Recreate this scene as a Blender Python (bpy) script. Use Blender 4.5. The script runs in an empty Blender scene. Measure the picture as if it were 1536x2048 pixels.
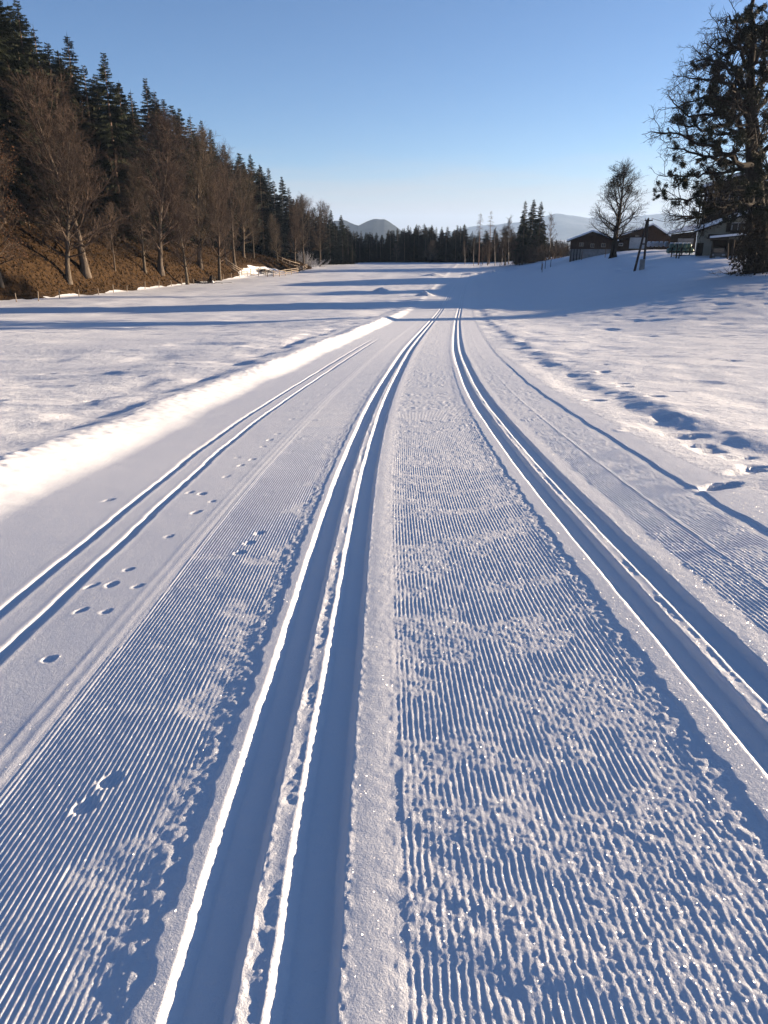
import bpy, bmesh, math, random
import numpy as np
from mathutils import Vector, Matrix

# ------------------------------------------------------------------ camera, sky, sun, exposure
SC = bpy.context.scene
F_PX, PITCH, EYE = 1540.0, math.radians(19.8), 1.5
cam_data = bpy.data.cameras.new('camera')
cam_data.sensor_fit = 'VERTICAL'
cam_data.sensor_height = 24.0
cam_data.lens = 24.0 * F_PX / 2048.0
cam_data.clip_start = 0.05
cam_data.clip_end = 60000.0
cam = bpy.data.objects.new('camera', cam_data)
SC.collection.objects.link(cam)
cam.location = (0.0, 0.0, EYE)
cam.rotation_euler = (math.pi / 2 - PITCH, 0.0, 0.0)
SC.camera = cam

SUN_EL, SUN_AZ = math.radians(8.3), math.radians(70.0)     # azimuth clockwise from the view direction (+Y)
world = bpy.data.worlds.new('World')
SC.world = world
world.use_nodes = True
wn = world.node_tree
wn.nodes.clear()
w_out = wn.nodes.new('ShaderNodeOutputWorld')
w_bg = wn.nodes.new('ShaderNodeBackground')
w_sky = wn.nodes.new('ShaderNodeTexSky')
w_sky.sky_type = 'NISHITA'
w_sky.sun_disc = False
w_sky.sun_elevation = SUN_EL
w_sky.sun_rotation = SUN_AZ
w_sky.altitude = 900.0
w_sky.air_density = 0.8
w_sky.dust_density = 0.25
w_sky.ozone_density = 3.2
w_bg.inputs['Strength'].default_value = 0.05
# a thin bank of pale cloud low down all round the horizon
def wnode(kind, **kw):
    n = wn.nodes.new(kind)
    for k, v in kw.items():
        if k in n.inputs: n.inputs[k].default_value = v
        else: setattr(n, k, v)
    return n
w_tc = wnode('ShaderNodeTexCoord'); w_sep = wnode('ShaderNodeSeparateXYZ'); wn.links.new(w_tc.outputs['Generated'], w_sep.inputs[0])
w_map = wnode('ShaderNodeMapping'); w_map.inputs['Scale'].default_value = (5, 5, 42); wn.links.new(w_tc.outputs['Generated'], w_map.inputs['Vector'])
w_nz = wnode('ShaderNodeTexNoise', Scale=1.6, Detail=5.0, Roughness=.55); wn.links.new(w_map.outputs[0], w_nz.inputs['Vector'])
w_off = wnode('ShaderNodeMath', operation='MULTIPLY_ADD'); w_off.inputs[1].default_value = .06; w_off.inputs[2].default_value = -.03; wn.links.new(w_nz.outputs['Fac'], w_off.inputs[0])
w_add = wnode('ShaderNodeMath', operation='ADD'); wn.links.new(w_sep.outputs['Z'], w_add.inputs[0]); wn.links.new(w_off.outputs[0], w_add.inputs[1])
w_mr = wnode('ShaderNodeMapRange', interpolation_type='SMOOTHSTEP'); w_mr.inputs['From Min'].default_value = .012; w_mr.inputs['From Max'].default_value = .095; w_mr.inputs['To Min'].default_value = .85; w_mr.inputs['To Max'].default_value = 0.0
wn.links.new(w_add.outputs[0], w_mr.inputs['Value'])
w_mix = wnode('ShaderNodeMix', data_type='RGBA'); w_mix.inputs['B'].default_value = (3.3, 3.15, 3.2, 1)
for s_ in w_mix.inputs:
    if s_.name == 'B' and s_.type == 'RGBA': s_.default_value = (3.3, 3.15, 3.2, 1)
    if s_.name == 'A' and s_.type == 'RGBA': w_a = s_
w_tint = wnode('ShaderNodeVectorMath', operation='MULTIPLY'); w_tint.inputs[1].default_value = (1.05, .965, 1.0)     # the camera's white balance
wn.links.new(w_sky.outputs[0], w_tint.inputs[0]); wn.links.new(w_tint.outputs[0], w_a)
wn.links.new(w_mr.outputs[0], w_mix.inputs[0])
wn.links.new([s_ for s_ in w_mix.outputs if s_.type == 'RGBA'][0], w_bg.inputs['Color'])
wn.links.new(w_bg.outputs[0], w_out.inputs['Surface'])

sun_data = bpy.data.lights.new('sun', 'SUN')
sun_data.energy = 5.0
sun_data.angle = math.radians(0.53)
sun_data.color = (1.0, 0.775, 0.54)
sun = bpy.data.objects.new('sun', sun_data)
SC.collection.objects.link(sun)
SUN_DIR = Vector((math.sin(SUN_AZ) * math.cos(SUN_EL), math.cos(SUN_AZ) * math.cos(SUN_EL), math.sin(SUN_EL)))
sun.location = SUN_DIR * 300
sun.rotation_euler = (-SUN_DIR).to_track_quat('-Z', 'Y').to_euler()

SC.view_settings.view_transform = 'Standard'
SC.view_settings.look = 'None'
SC.view_settings.gamma = 1.0
SC.view_settings.use_curve_mapping = False
SC.view_settings.exposure = 1.95
SC.render.film_transparent = False
SC.cycles.max_bounces = 6
SC.cycles.diffuse_bounces = 3
SC.cycles.glossy_bounces = 2
SC.cycles.transmission_bounces = 4
SC.cycles.volume_bounces = 0
SC.cycles.caustics_reflective = False
SC.cycles.caustics_refractive = False
SC.cycles.sample_clamp_indirect = 4.0
SC.cycles.use_denoising = True
SC.cycles.denoiser = 'OPENIMAGEDENOISE'
SC.cycles.denoising_prefilter = 'ACCURATE'

# ------------------------------------------------------------------ helpers
def link(o, parent=None):
    SC.collection.objects.link(o)
    if parent is not None:
        o.parent = parent
    return o

def tag(o, label=None, cat=None, group=None, kind=None):
    if label: o['label'] = label
    if cat: o['category'] = cat
    if group: o['group'] = group
    if kind: o['kind'] = kind
    return o

def empty(name, loc, rz=0.0, label=None, cat=None, group=None):
    o = bpy.data.objects.new(name, None)
    o.empty_display_size = 0.2
    o.location = loc
    o.rotation_euler = (0, 0, rz)
    link(o)
    return tag(o, label, cat, group)

def np_mesh(name, V, F, mat=None, smooth=False):
    """mesh data from arrays; F is (n,3) or (n,4)"""
    V = np.asarray(V, np.float32); F = np.asarray(F, np.int32)
    me = bpy.data.meshes.new(name)
    n, k = F.shape
    me.vertices.add(len(V)); me.vertices.foreach_set('co', V.ravel())
    me.loops.add(n * k); me.loops.foreach_set('vertex_index', F.ravel())
    me.polygons.add(n)
    me.polygons.foreach_set('loop_start', np.arange(0, n * k, k, dtype=np.int32))
    me.polygons.foreach_set('use_smooth', np.full(n, smooth))
    me.update(calc_edges=True)
    if mat: me.materials.append(mat)
    return me

def obj(name, me, parent=None, loc=None, rot=None):
    o = bpy.data.objects.new(name, me)
    if loc is not None: o.location = loc
    if rot is not None: o.rotation_euler = rot
    return link(o, parent)

def sstep(x, a, b):
    t = np.clip((np.asarray(x, float) - a) / (b - a), 0, 1)
    return t * t * (3 - 2 * t)

def _hash(ix, iy, seed):
    h = (ix.astype(np.int64) * 374761393 + iy.astype(np.int64) * 668265263 + seed * 1442695041) & 0xffffffff
    h = ((h ^ (h >> 13)) * 1274126177) & 0xffffffff
    h = ((h ^ (h >> 16)) * 2246822519) & 0xffffffff
    return ((h ^ (h >> 15)) & 0xffffff).astype(np.float32) / 8388607.5 - 1.0

def noise(x, y, seed=0):
    x = np.asarray(x, float); y = np.asarray(y, float)
    ix = np.floor(x); iy = np.floor(y)
    fx = x - ix; fy = y - iy
    ix = ix.astype(np.int64); iy = iy.astype(np.int64)
    u = fx * fx * fx * (fx * (fx * 6 - 15) + 10); v = fy * fy * fy * (fy * (fy * 6 - 15) + 10)
    a = _hash(ix, iy, seed); b = _hash(ix + 1, iy, seed); c = _hash(ix, iy + 1, seed); d = _hash(ix + 1, iy + 1, seed)
    return (a + (b - a) * u) * (1 - v) + (c + (d - c) * u) * v

def fbm(x, y, seed=0, octv=3):
    s = 0; amp = 1.0; tot = 0
    x = np.asarray(x, float); y = np.asarray(y, float)
    for i in range(octv):
        s = s + amp * noise(x, y, seed + 17 * i); tot += amp
        x, y = x * 0.8 * 2.03 + y * 0.6 * 2.03 + 3.1, -x * 0.6 * 2.03 + y * 0.8 * 2.03 + 7.7
        amp *= 0.5
    return s / tot

# ------------------------------------------------------------------ the lie of the land
def table(pts, s_near, s_far, y_sw):
    yy = np.arange(-120, 520, 0.25)
    p = np.array(pts, float)
    # linear extension beyond the ends
    v = np.interp(yy, p[:, 0], p[:, 1])
    m0 = (p[1, 1] - p[0, 1]) / (p[1, 0] - p[0, 0]); v = np.where(yy < p[0, 0], p[0, 1] + m0 * (yy - p[0, 0]), v)
    m1 = (p[-1, 1] - p[-2, 1]) / (p[-1, 0] - p[-2, 0]); v = np.where(yy > p[-1, 0], p[-1, 1] + m1 * (yy - p[-1, 0]), v)
    def sm(sig):
        k = np.arange(-int(4 * sig / .25), int(4 * sig / .25) + 1) * .25
        w = np.exp(-k * k / (2 * sig * sig)); w /= w.sum()
        pad = len(k) // 2
        e = np.concatenate([v[0] + (v[1] - v[0]) * np.arange(-pad, 0), v, v[-1] + (v[-1] - v[-2]) * np.arange(1, pad + 1)])
        return np.convolve(e, w, 'valid')
    w = sstep(yy, y_sw * .6, y_sw * 1.4)
    return yy, sm(s_near) * (1 - w) + sm(s_far) * w

TP = table([(-60, 5.4), (0, 0), (13.4, -1.22), (27.8, -2.36), (58.4, -4.4), (77, -5.35), (107.8, -6.2), (150, -6.6), (262, -6.9), (330, -9), (500, -16)], 2.0, 7.0, 24)
TC = table([(-60, 0), (6.5, 0.0), (13.4, .23), (27.8, 1.13), (58.4, 3.96), (77, 5.9), (107.8, 9.1), (150, 14), (200, 20), (262, 28), (500, 60)], 2.0, 6.0, 24)
TE = table([(-120, -80), (0, -66), (60, -54), (93, -46), (98, -43), (130, -35.5), (165, -28), (195, -20.5), (215, -19), (240, -25), (262, -40), (500, -180)], 2.0, 3.0, 30)
def prof(y): return np.interp(y, *TP)
def cx(y): return np.interp(y, *TC)
def edge_x(y): return np.interp(y, *TE)

def tip(y):
    """the bed of the trail tips to the left, most of all near the start"""
    return .055 * (1 - sstep(y, 9, 36)) + .062 * (1 - sstep(y, 1.2, 8))  # tilt added to the shape so the low sun leaves the near trail darker
_tu = np.arange(-90, 90, .02)
_ts = sstep(_tu, -5.6, -3.5) * (1 - 1.35 * sstep(_tu, 2.2, 3.9) + .35 * sstep(_tu, 7, 12))
_tv = np.cumsum(_ts) * .02; _tv -= np.interp(0, _tu, _tv)
def lean(u): return np.interp(u, _tu, _tv)

def land(x, y):
    """large-scale height of the ground"""
    x = np.asarray(x, float); y = np.asarray(y, float)
    u = x - cx(y)
    z = prof(y)
    rm = np.interp(y, [0, 20, 42, 65, 95, 125, 165, 230, 300], [.0, .0, .7, 3.7, 5.0, 5.5, 5.2, 2.4, 1.5])
    z = z + tip(y) * lean(u)
    z = z + rm * sstep(u, 2.9, 33) + np.clip(u - 33, 0, 200) * .03
    d = (edge_x(y) - x) * .95
    hc = np.interp(y, [0, 60, 100, 130, 160, 210, 250, 300], [30, 27, 19, 15, 11, 5.5, 2.0, 1.0])
    z = z + hc * 1.1 * (1 - np.exp(-np.clip(d + 1, 0, 300) / 17)) * sstep(d, -1, 3) + .05 * np.clip(d - 36, 0, 200)
    away = sstep(np.abs(u + .6), 3.6, 9)
    z = z + away * (.16 * fbm(x / 11, y / 11, 5, 2) * sstep(d, 1, -4) + .5 * fbm(x / 9, y / 9, 6, 2) * sstep(d, 2, 12))
    return z

def edge_d(x, y):
    """distance on the hill side of the snow's edge, with its ragged line and the snowy pocket behind the rail fence"""
    d = (edge_x(y) - x) * .95
    d = d + .75 * fbm(x / 3.5, y / 3.5, 21, 2) + .12 * noise(x * 1.3, y * 1.3, 23)
    pocket = 3.2 * np.exp(-(((y - 178) / 16) ** 2 + ((x + 30) / 7) ** 2))
    return d - pocket

def ray(px, py):
    r = np.array([(px - 768) / F_PX, 0, 0]) + np.array([0, math.cos(PITCH), -math.sin(PITCH)]) + (1024 - py) / F_PX * np.array([0, math.sin(PITCH), math.cos(PITCH)])
    return r / r[1]

def at(px, py, fwd):
    """world point seen in direction (px, py) at a forward distance"""
    r = ray(px, py) * fwd
    return Vector((r[0], r[1], r[2] + EYE))

def hit(px, py, t0=1.0, t1=420.0):
    """where the line of sight meets the land"""
    r = ray(px, py)
    t = np.geomspace(t0, t1, 4000)
    z = EYE + r[2] * t
    g = land(r[0] * t, t)
    k = np.nonzero(z < g)[0]
    i = k[0] if len(k) else len(t) - 1
    return Vector((r[0] * t[i], t[i], float(g[i])))

def ground(x, y): return Vector((x, y, float(land(x, y))))

# ------------------------------------------------------------------ materials
def mat(name, col, rough=.8, spec=.2):
    m = bpy.data.materials.new(name); m.use_nodes = True
    b = m.node_tree.nodes['Principled BSDF']
    b.inputs['Base Color'].default_value = (*col, 1)
    b.inputs['Roughness'].default_value = rough
    b.inputs['Specular IOR Level'].default_value = spec
    return m

def N(m, kind, **kw):
    n = m.node_tree.nodes.new(kind)
    for k, v in kw.items():
        if k in n.inputs: n.inputs[k].default_value = v
        else: setattr(n, k, v)
    return n

def L(m, a, b): m.node_tree.links.new(a, b)

def noisy(name, c0, c1, scale, rough=.85, spec=.15, bump=0.0, bscale=None, rand=0.0, detail=4.0, stretch=None):
    """two-tone noise material in object space, with bump and a little change from object to object"""
    m = mat(name, c0, rough, spec)
    b = m.node_tree.nodes['Principled BSDF']
    tc = N(m, 'ShaderNodeTexCoord')
    src = tc.outputs['Object']
    if stretch:
        mp = N(m, 'ShaderNodeMapping'); mp.inputs['Scale'].default_value = stretch
        L(m, src, mp.inputs['Vector']); src = mp.outputs[0]
    nz = N(m, 'ShaderNodeTexNoise', Scale=scale, Detail=detail, Roughness=.6)
    L(m, src, nz.inputs['Vector'])
    rp = N(m, 'ShaderNodeValToRGB')
    rp.color_ramp.elements[0].position = .34; rp.color_ramp.elements[0].color = (*c0, 1)
    rp.color_ramp.elements[1].position = .66; rp.color_ramp.elements[1].color = (*c1, 1)
    L(m, nz.outputs['Fac'], rp.inputs['Fac'])
    out = rp.outputs['Color']
    if rand:
        oi = N(m, 'ShaderNodeObjectInfo')
        mr = N(m, 'ShaderNodeMapRange'); mr.inputs['To Min'].default_value = 1 - rand; mr.inputs['To Max'].default_value = 1 + rand
        L(m, oi.outputs['Random'], mr.inputs['Value'])
        hs = N(m, 'ShaderNodeHueSaturation'); L(m, mr.outputs[0], hs.inputs['Value']); L(m, out, hs.inputs['Color'])
        mh = N(m, 'ShaderNodeMapRange'); mh.inputs['To Min'].default_value = .5 - rand * .08; mh.inputs['To Max'].default_value = .5 + rand * .05
        ml = N(m, 'ShaderNodeMath', operation='FRACT'); mm = N(m, 'ShaderNodeMath', operation='MULTIPLY'); mm.inputs[1].default_value = 7.31
        L(m, oi.outputs['Random'], mm.inputs[0]); L(m, mm.outputs[0], ml.inputs[0]); L(m, ml.outputs[0], mh.inputs['Value']); L(m, mh.outputs[0], hs.inputs['Hue'])
        out = hs.outputs['Color']
    L(m, out, b.inputs['Base Color'])
    if bump:
        n2 = N(m, 'ShaderNodeTexNoise', Scale=bscale or scale * 3, Detail=5.0, Roughness=.65)
        L(m, src, n2.inputs['Vector'])
        bp = N(m, 'ShaderNodeBump', Strength=1.0, Distance=bump)
        L(m, n2.outputs['Fac'], bp.inputs['Height']); L(m, bp.outputs[0], b.inputs['Normal'])
    return m

def snow_material(name, ridges):
    m = mat(name, (.71, .73, .76), .6, .2)
    b = m.node_tree.nodes['Principled BSDF']
    tc = N(m, 'ShaderNodeTexCoord')
    # grain of the crystals, then small crumbs, then (far out) wind ripple
    g = N(m, 'ShaderNodeTexNoise', Scale=170.0, Detail=3.0, Roughness=.7); L(m, tc.outputs['Object'], g.inputs['Vector'])
    b1 = N(m, 'ShaderNodeBump', Strength=1.0, Distance=.0017); L(m, g.outputs['Fac'], b1.inputs['Height'])
    c = N(m, 'ShaderNodeTexNoise', Scale=70.0, Detail=5.0, Roughness=.72); L(m, tc.outputs['Object'], c.inputs['Vector'])
    b2 = N(m, 'ShaderNodeBump', Strength=1.0, Distance=.0030); L(m, c.outputs['Fac'], b2.inputs['Height']); L(m, b1.outputs[0], b2.inputs['Normal'])
    last = b2
    if not ridges:
        k = N(m, 'ShaderNodeTexNoise', Scale=4.5, Detail=7.0, Roughness=.68); L(m, tc.outputs['Object'], k.inputs['Vector'])
        bk = N(m, 'ShaderNodeBump', Strength=1.0, Distance=.035); L(m, k.outputs['Fac'], bk.inputs['Height']); L(m, b2.outputs[0], bk.inputs['Normal'])
        last = bk
    if ridges:
        # fine combed ridges beyond the reach of the mesh: across-trail metres in the attribute, their strength in another
        ua = N(m, 'ShaderNodeAttribute', attribute_name='across'); sa = N(m, 'ShaderNodeAttribute', attribute_name='comb')
        mu = N(m, 'ShaderNodeMath', operation='MULTIPLY'); mu.inputs[1].default_value = 2 * math.pi / .021; L(m, ua.outputs['Fac'], mu.inputs[0])
        co = N(m, 'ShaderNodeMath', operation='COSINE'); L(m, mu.outputs[0], co.inputs[0])
        ms = N(m, 'ShaderNodeMath', operation='MULTIPLY'); L(m, co.outputs[0], ms.inputs[0]); L(m, sa.outputs['Fac'], ms.inputs[1])
        b3 = N(m, 'ShaderNodeBump', Strength=1.0, Distance=.0024); L(m, ms.outputs[0], b3.inputs['Height']); L(m, last.outputs[0], b3.inputs['Normal'])
        last = b3
    L(m, last.outputs[0], b.inputs['Normal'])
    # single crystals that catch the sun: small mirror facets at random tilts
    vo = N(m, 'ShaderNodeTexVoronoi', Scale=260.0); L(m, tc.outputs['Object'], vo.inputs['Vector'])
    sb = N(m, 'ShaderNodeVectorMath', operation='SUBTRACT'); sb.inputs[1].default_value = (.5, .5, .5); L(m, vo.outputs['Color'], sb.inputs[0])
    ge = N(m, 'ShaderNodeNewGeometry')
    ad = N(m, 'ShaderNodeVectorMath', operation='MULTIPLY_ADD'); ad.inputs[1].default_value = (1.6, 1.6, 1.6); L(m, sb.outputs[0], ad.inputs[0]); L(m, ge.outputs['Normal'], ad.inputs[2])
    no = N(m, 'ShaderNodeVectorMath', operation='NORMALIZE'); L(m, ad.outputs[0], no.inputs[0])
    gl = N(m, 'ShaderNodeBsdfGlossy', Roughness=.22); L(m, no.outputs[0], gl.inputs['Normal'])
    mx = N(m, 'ShaderNodeMixShader'); mx.inputs[0].default_value = .02
    L(m, b.outputs[0], mx.inputs[1]); L(m, gl.outputs[0], mx.inputs[2])
    L(m, mx.outputs[0], m.node_tree.nodes['Material Output'].inputs['Surface'])
    return m

M = {}
M['snow_trail'] = snow_material('groomed_snow', True)
M['snow'] = snow_material('field_snow', False)
M['grass'] = noisy('dry_grass', (.014, .009, .005), (.060, .036, .018), 2.2, .95, .05, bump=.10, bscale=7.0, detail=10.0)

# ------------------------------------------------------------------ relief of the trail and the field
OLD_U = (-1.94, -1.70)
TREADS = []      # (x, y, length, width, depth, heading) of prints pressed into the snow
def tread_at(px, py, l, w, dep, head=0.0):
    p = hit(px, py); TREADS.append((p.x, p.y, l, w, dep, head))
for (a, b_) in [(160, 1222), (212, 1224), (275, 1173), (183, 1172), (222, 1170), (256, 1140), (338, 1073), (392, 1025), (425, 1003), (404, 988), (380, 985), (453, 953), (482, 931), (505, 919), (475, 915), (98, 1319), (216, 1001), (540, 880), (527, 893), (556, 868), (600, 822), (585, 838), (610, 808), (640, 790), (655, 770)]:
    tread_at(a, b_, .044 + .01 * math.sin(a), .032 + .006 * math.cos(b_), .011 + .003 * math.sin(b_), .8 * math.sin(a * 3))
for (a, b_) in [(170, 1612), (222, 1560), (480, 1105), (520, 1065), (500, 1085)]:
    tread_at(a, b_, .05, .04, .009, .6)
FIELD_TREADS = []
rt = np.random.default_rng(4)
def field_tread(px, py, l, w, dep, head=0.0):
    p = hit(px, py); FIELD_TREADS.append((p.x, p.y, l, w, dep, head))
for (a, b_) in [(275, 766), (358, 741), (1400, 890), (1480, 912), (1510, 935), (1490, 945), (1440, 975), (1380, 872), (1330, 838), (1240, 770), (1310, 800), (1160, 720), (1200, 728), (1190, 800), (1270, 860), (1350, 868), (1420, 900)]:
    field_tread(a, b_, .20, .11, .045, 1.1)
for i in range(70):
    s_ = 1 if i % 2 else -1
    x_ = float(rt.uniform(3.8, 9)) * s_ - (.9 if s_ < 0 else 0); y_ = float(rt.uniform(6, 34))
    FIELD_TREADS.append((x_ + float(cx(y_)), y_, float(rt.uniform(.12, .26)), float(rt.uniform(.08, .14)), float(rt.uniform(.02, .06)), float(rt.uniform(0, 3))))

def stamp(x, y, marks):
    dz = np.zeros_like(x)
    for (mx, my, l, w, dep, hd) in marks:
        sel = (np.abs(x - mx) < 4 * l) & (np.abs(y - my) < 4 * l)
        if not sel.any(): continue
        dx = x[sel] - mx; dy = y[sel] - my
        a = dx * math.cos(hd) - dy * math.sin(hd); b = dx * math.sin(hd) + dy * math.cos(hd)
        r = np.sqrt((a / w) ** 2 + (b / l) ** 2)
        r = r + .22 * noise(dx / w * 1.3 + mx * 9, dy / w * 1.3, 31)
        dz[sel] += -dep * (1 - sstep(r, .55, 1.05)) + .09 * dep * np.exp(-((r - 1.25) / .25) ** 2)
    return dz

def lumps(u, y, s, seed):
    """crumbled, rounded snow crumbs (0..1)"""
    x = u / s; y_ = y / s
    ix = np.floor(x).astype(np.int64); iy = np.floor(y_).astype(np.int64)
    best = np.zeros_like(x)
    for a in (-1, 0, 1):
        for b in (-1, 0, 1):
            cx_ = ix + a; cy_ = iy + b
            h1 = _hash(cx_, cy_, seed); h2 = _hash(cx_, cy_, seed + 1); h3 = _hash(cx_, cy_, seed + 2)
            r = .55 + .3 * h3
            d2 = ((x - cx_ - .5 - .42 * h1) ** 2 + (y_ - cy_ - .5 - .42 * h2) ** 2) / (r * r)
            best = np.maximum(best, np.clip(1 - d2, 0, 1) * (.6 + .4 * h3))
    return best

def trail_relief(u, y, comb_on):
    """height above the land, and the strength of the comb pattern"""
    u0 = u; u = u * EYE / (EYE - tip(y) * lean(u))       # places across the tipped bed
    j = .012 * fbm(y / .22, u * 0, 40, 3)                      # ragged edges along the run
    j2 = .02 * fbm(y / .17, u * 0 + 3.3, 41, 3) + .012 * noise(y / .04, u / .04, 42)
    z = np.zeros_like(u)
    # the two raised pads that carry the classic tracks
    pad = 0
    for (a, b) in ((-.555, .015), (1.15, 1.765)):
        pad = np.maximum(pad, sstep(u + j2, a - .012, a + .016) * (1 - sstep(u + j2 * 1.3, b - .09, b + .06)))
    z += .0045 * pad
    z -= .003 * np.exp(-((u + .298) / .042) ** 2) + .003 * np.exp(-((u - 1.47) / .042) ** 2) + .001 * (np.exp(-((u + .085) / .05) ** 2) + np.exp(-((u - 1.685) / .05) ** 2))
    g_all = 0
    lm0 = lumps(u0, y, .022, 166) - .2
    for c in (-.412, -.184, 1.355, 1.585):
        s = u - c + .25 * j + .003 * noise(y / .6, u * 0, 44) + .0016 * noise(y / .035, u / .05, 46)
        g = np.where(s < 0, np.clip((.086 + s) / .046, 0, 1), np.clip((.078 - s) / .026, 0, 1))
        g = g * .7 + .3 * g * g * (3 - 2 * g)
        g_all = np.maximum(g_all, g)
        z += .0035 * lm0 * np.exp(-((s - .086) / .012) ** 2)
        z -= .030 * g
    # loose crumbs on the strip between two grooves and along the pads' edges
    mid = np.exp(-((u + .298) / .035) ** 2) + np.exp(-((u - 1.47) / .035) ** 2)
    near_edge = np.exp(-((u + .60) / .045) ** 2) + np.exp(-((u - 1.105) / .05) ** 2) + \
        .35 * np.exp(-((u - .03) / .04) ** 2) + .3 * np.exp(-((u - 1.8) / .04) ** 2)
    patchy = sstep(noise(u / .09, y / .3, 47) + .25 * noise(u / .04, y / .06, 48), -.15, .55)
    lm = lumps(u, y, .035, 50) + .4 * lumps(u, y, .015, 150) - .45
    z += (1 - g_all) * (.0045 * mid * patchy * lm + .004 * np.clip(near_edge, 0, 1) * lm)
    z -= .004 * mid * patchy * (1 - g_all)
    # combed corduroy: left band, skating lane, right band
    left = sstep(u, -1.30, -1.17) * (1 - sstep(u + j2, -.66, -.585))
    lane = sstep(u, .035, .07) * (1 - sstep(u + j2, 1.04, 1.11))
    right = sstep(u, 1.80, 1.86) * (1 - sstep(u, 2.56, 2.62))
    n1 = fbm(u / .55, y / .35, 52, 3)
    n2 = fbm(u / .16, y / .20, 53, 2)
    chev = fbm((u - .5) / .9 + y * .35, y / .16 - np.abs(u - .55) * 2.2, 58, 2)
    uw = u + .012 * noise(u / .03, y / .03, 158); yw = y + .012 * noise(u / .03 + 9, y / .03, 159)
    broken = sstep(.55 * n1 + .6 * n2 + .75 * chev, -.30, .22)
    ragged_r = sstep(n1 + .5 * n2 - 1.2 * (u - 1.85), -.55, .15)
    comb = left * (1 - .75 * sstep(n2 + .6 * n1 + .9 * sstep(u, -.9, -.6), .35, .95)) + lane * (1 - .72 * broken) + right * (.6 + .4 * ragged_r) * (1 - .5 * broken)
    crumb = lane * (.2 + .8 * broken) + left * .75 * sstep(n2 + .6 * n1 + .9 * sstep(u, -.85, -.6), .35, 1.0) + right * (.25 + .6 * broken)
    if comb_on:
        ph = 2 * math.pi * u0 / .021
        rid = np.floor(u0 / .021 + .5)
        bead = noise(rid * 7.3, y / .034, 54) + .5 * noise(rid * 3.1, y / .014, 154)
        wav = np.cos(ph + lane * 1.5 * broken * noise(u / .06, y / .05, 55))
        z += wav * (1 - .6 * sstep(y, 6, 10.5)) * (left * comb * .0016 * (1 + .25 * bead) + right * comb * .0019 * (1 + .4 * bead) + lane * .0013 * (1 - .65 * broken) * np.clip(.9 + .5 * bead, .1, 1.7))
    far = sstep(y, 4, 13)
    z += crumb * ((.0012 + .0035 * far) * (lumps(uw, yw * (1 - .0), .046, 56) - .3) + far * .006 * (lumps(uw, yw, .085, 256) - .3) + .0012 * fbm(u / .03, y / .024, 160, 3) + .0014 * sstep(noise(u / .11, y / .09, 163), -.3, .4) * (lumps(uw, yw, .022, 157) - .3) + .0011 * (lumps(uw, yw, .0125, 57) - .3)) + crumb * .004 * chev
    z -= .003 * left + .003 * sstep(u, -.06, .16) * (1 - sstep(u, 1.0, 1.12))
    z += .0005 * np.exp(-((u - .033) / .006) ** 2)              # thin seam left by the groomer
    for c in (-1.33, -1.27, -1.215): z += .0013 * np.exp(-((u - c) / .016) ** 2)
    z += .002 * np.exp(-((u - 2.15) / .015) ** 2)
    # older pair of ski tracks on the left
    drift = -.26 * sstep(y, 1.5, 13) + .012 * noise(y / 1.1, u * 0, 60)
    fade = 1 - sstep(y, 30, 36)
    for c in OLD_U:
        h = np.abs(u - c - drift + .006 * noise(y / .12, u * 0, 61))
        z += fade * (-.017 * (1 - sstep(h, .004, .036)) + .0015 * np.exp(-((h - .046) / .014) ** 2))
    # trail edges: left bank of cleared snow, small step on the right
    crest = -3.62 + .10 * fbm(y / 2.2, u * 0, 62, 2) - .03 * np.clip(y - 60, 0, 100) * 0
    bh = .20 + .05 * fbm(y / 3.0, u * 0 + 2, 63, 2) + .09 * sstep(y, 30, 45) * (1 - sstep(y, 60, 100)) * np.clip(noise(y / 4.5, u * 0, 64), 0, 1)
    bh = bh * (1 - .7 * sstep(y, 55, 85))
    bank = sstep(u, crest + .8, crest) ** 1.1 * bh * (1 + .10 * fbm(u / .12, y / .12, 164, 3))
    back = (1 - sstep(u, crest - .55, crest)) * (.025 + .03 * noise(y / .9, u * 0, 65))
    z += np.where(u < crest, (bh - back) * (1 - sstep(-u, 4.6, 15)), bank)
    z += .012 * fbm(u / .35, y / .35, 66, 3) * sstep(u, -2.6, -3.2) * (1 - sstep(u, crest, crest - .3)*.2)
    edge = 2.68 + .035 * fbm(y / .5, u * 0, 67, 3)
    z += .008 * sstep(u, edge, edge + .03)
    z += .0016 * fbm(u / .3, y / .3, 68, 2) + .0003 * noise(u / .03, y / .03, 69)
    return z, comb

def field_relief(x, u, y, px_size):
    """untouched snow: wind and melt hollows, old hummocks along the right side"""
    out_r = sstep(u, 2.75, 3.3); out_l = sstep(u, -4.2, -4.9)
    amp = out_r + out_l
    # hollows stretched along the slope
    n = fbm(x / .9, y / .55, 80, 3)
    n2 = fbm(x / .28, y / .20, 84, 2)
    rough = .25 + .75 * sstep(fbm(x / 5.5, y / 4.0, 83, 2), -.25, .35)
    z = amp * rough * (.026 * n + .009 * n2)
    z -= amp * .07 * np.clip(noise(x / 1.5, y / 1.0, 86) - .42, 0, 1) * 1.6
    z += amp * .05 * fbm(x / 3.2, y / 2.4, 88, 2)
    # right-hand hummock line: old cleared snow
    c = 3.75 + .12 * np.clip(8 - y, 0, 6) + .25 * fbm(y / 1.8, u * 0, 90, 2)
    hum = sstep(u, c - .35, c + .25)
    z += sstep(y, 3, 7) * (.06 * hum * (1 - .55 * sstep(u, c + .4, c + 3.5)) * (1 + .5 * noise(u / .6, y / .9, 91)) + .02 * fbm(u / .25, y / .25, 92, 3) * np.exp(-((u - c) / .7) ** 2))
    z += -.06 * out_l * sstep(u, -7, -4.4) * (.5 + noise(x / .8, y / .8, 93))
    return z

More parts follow.
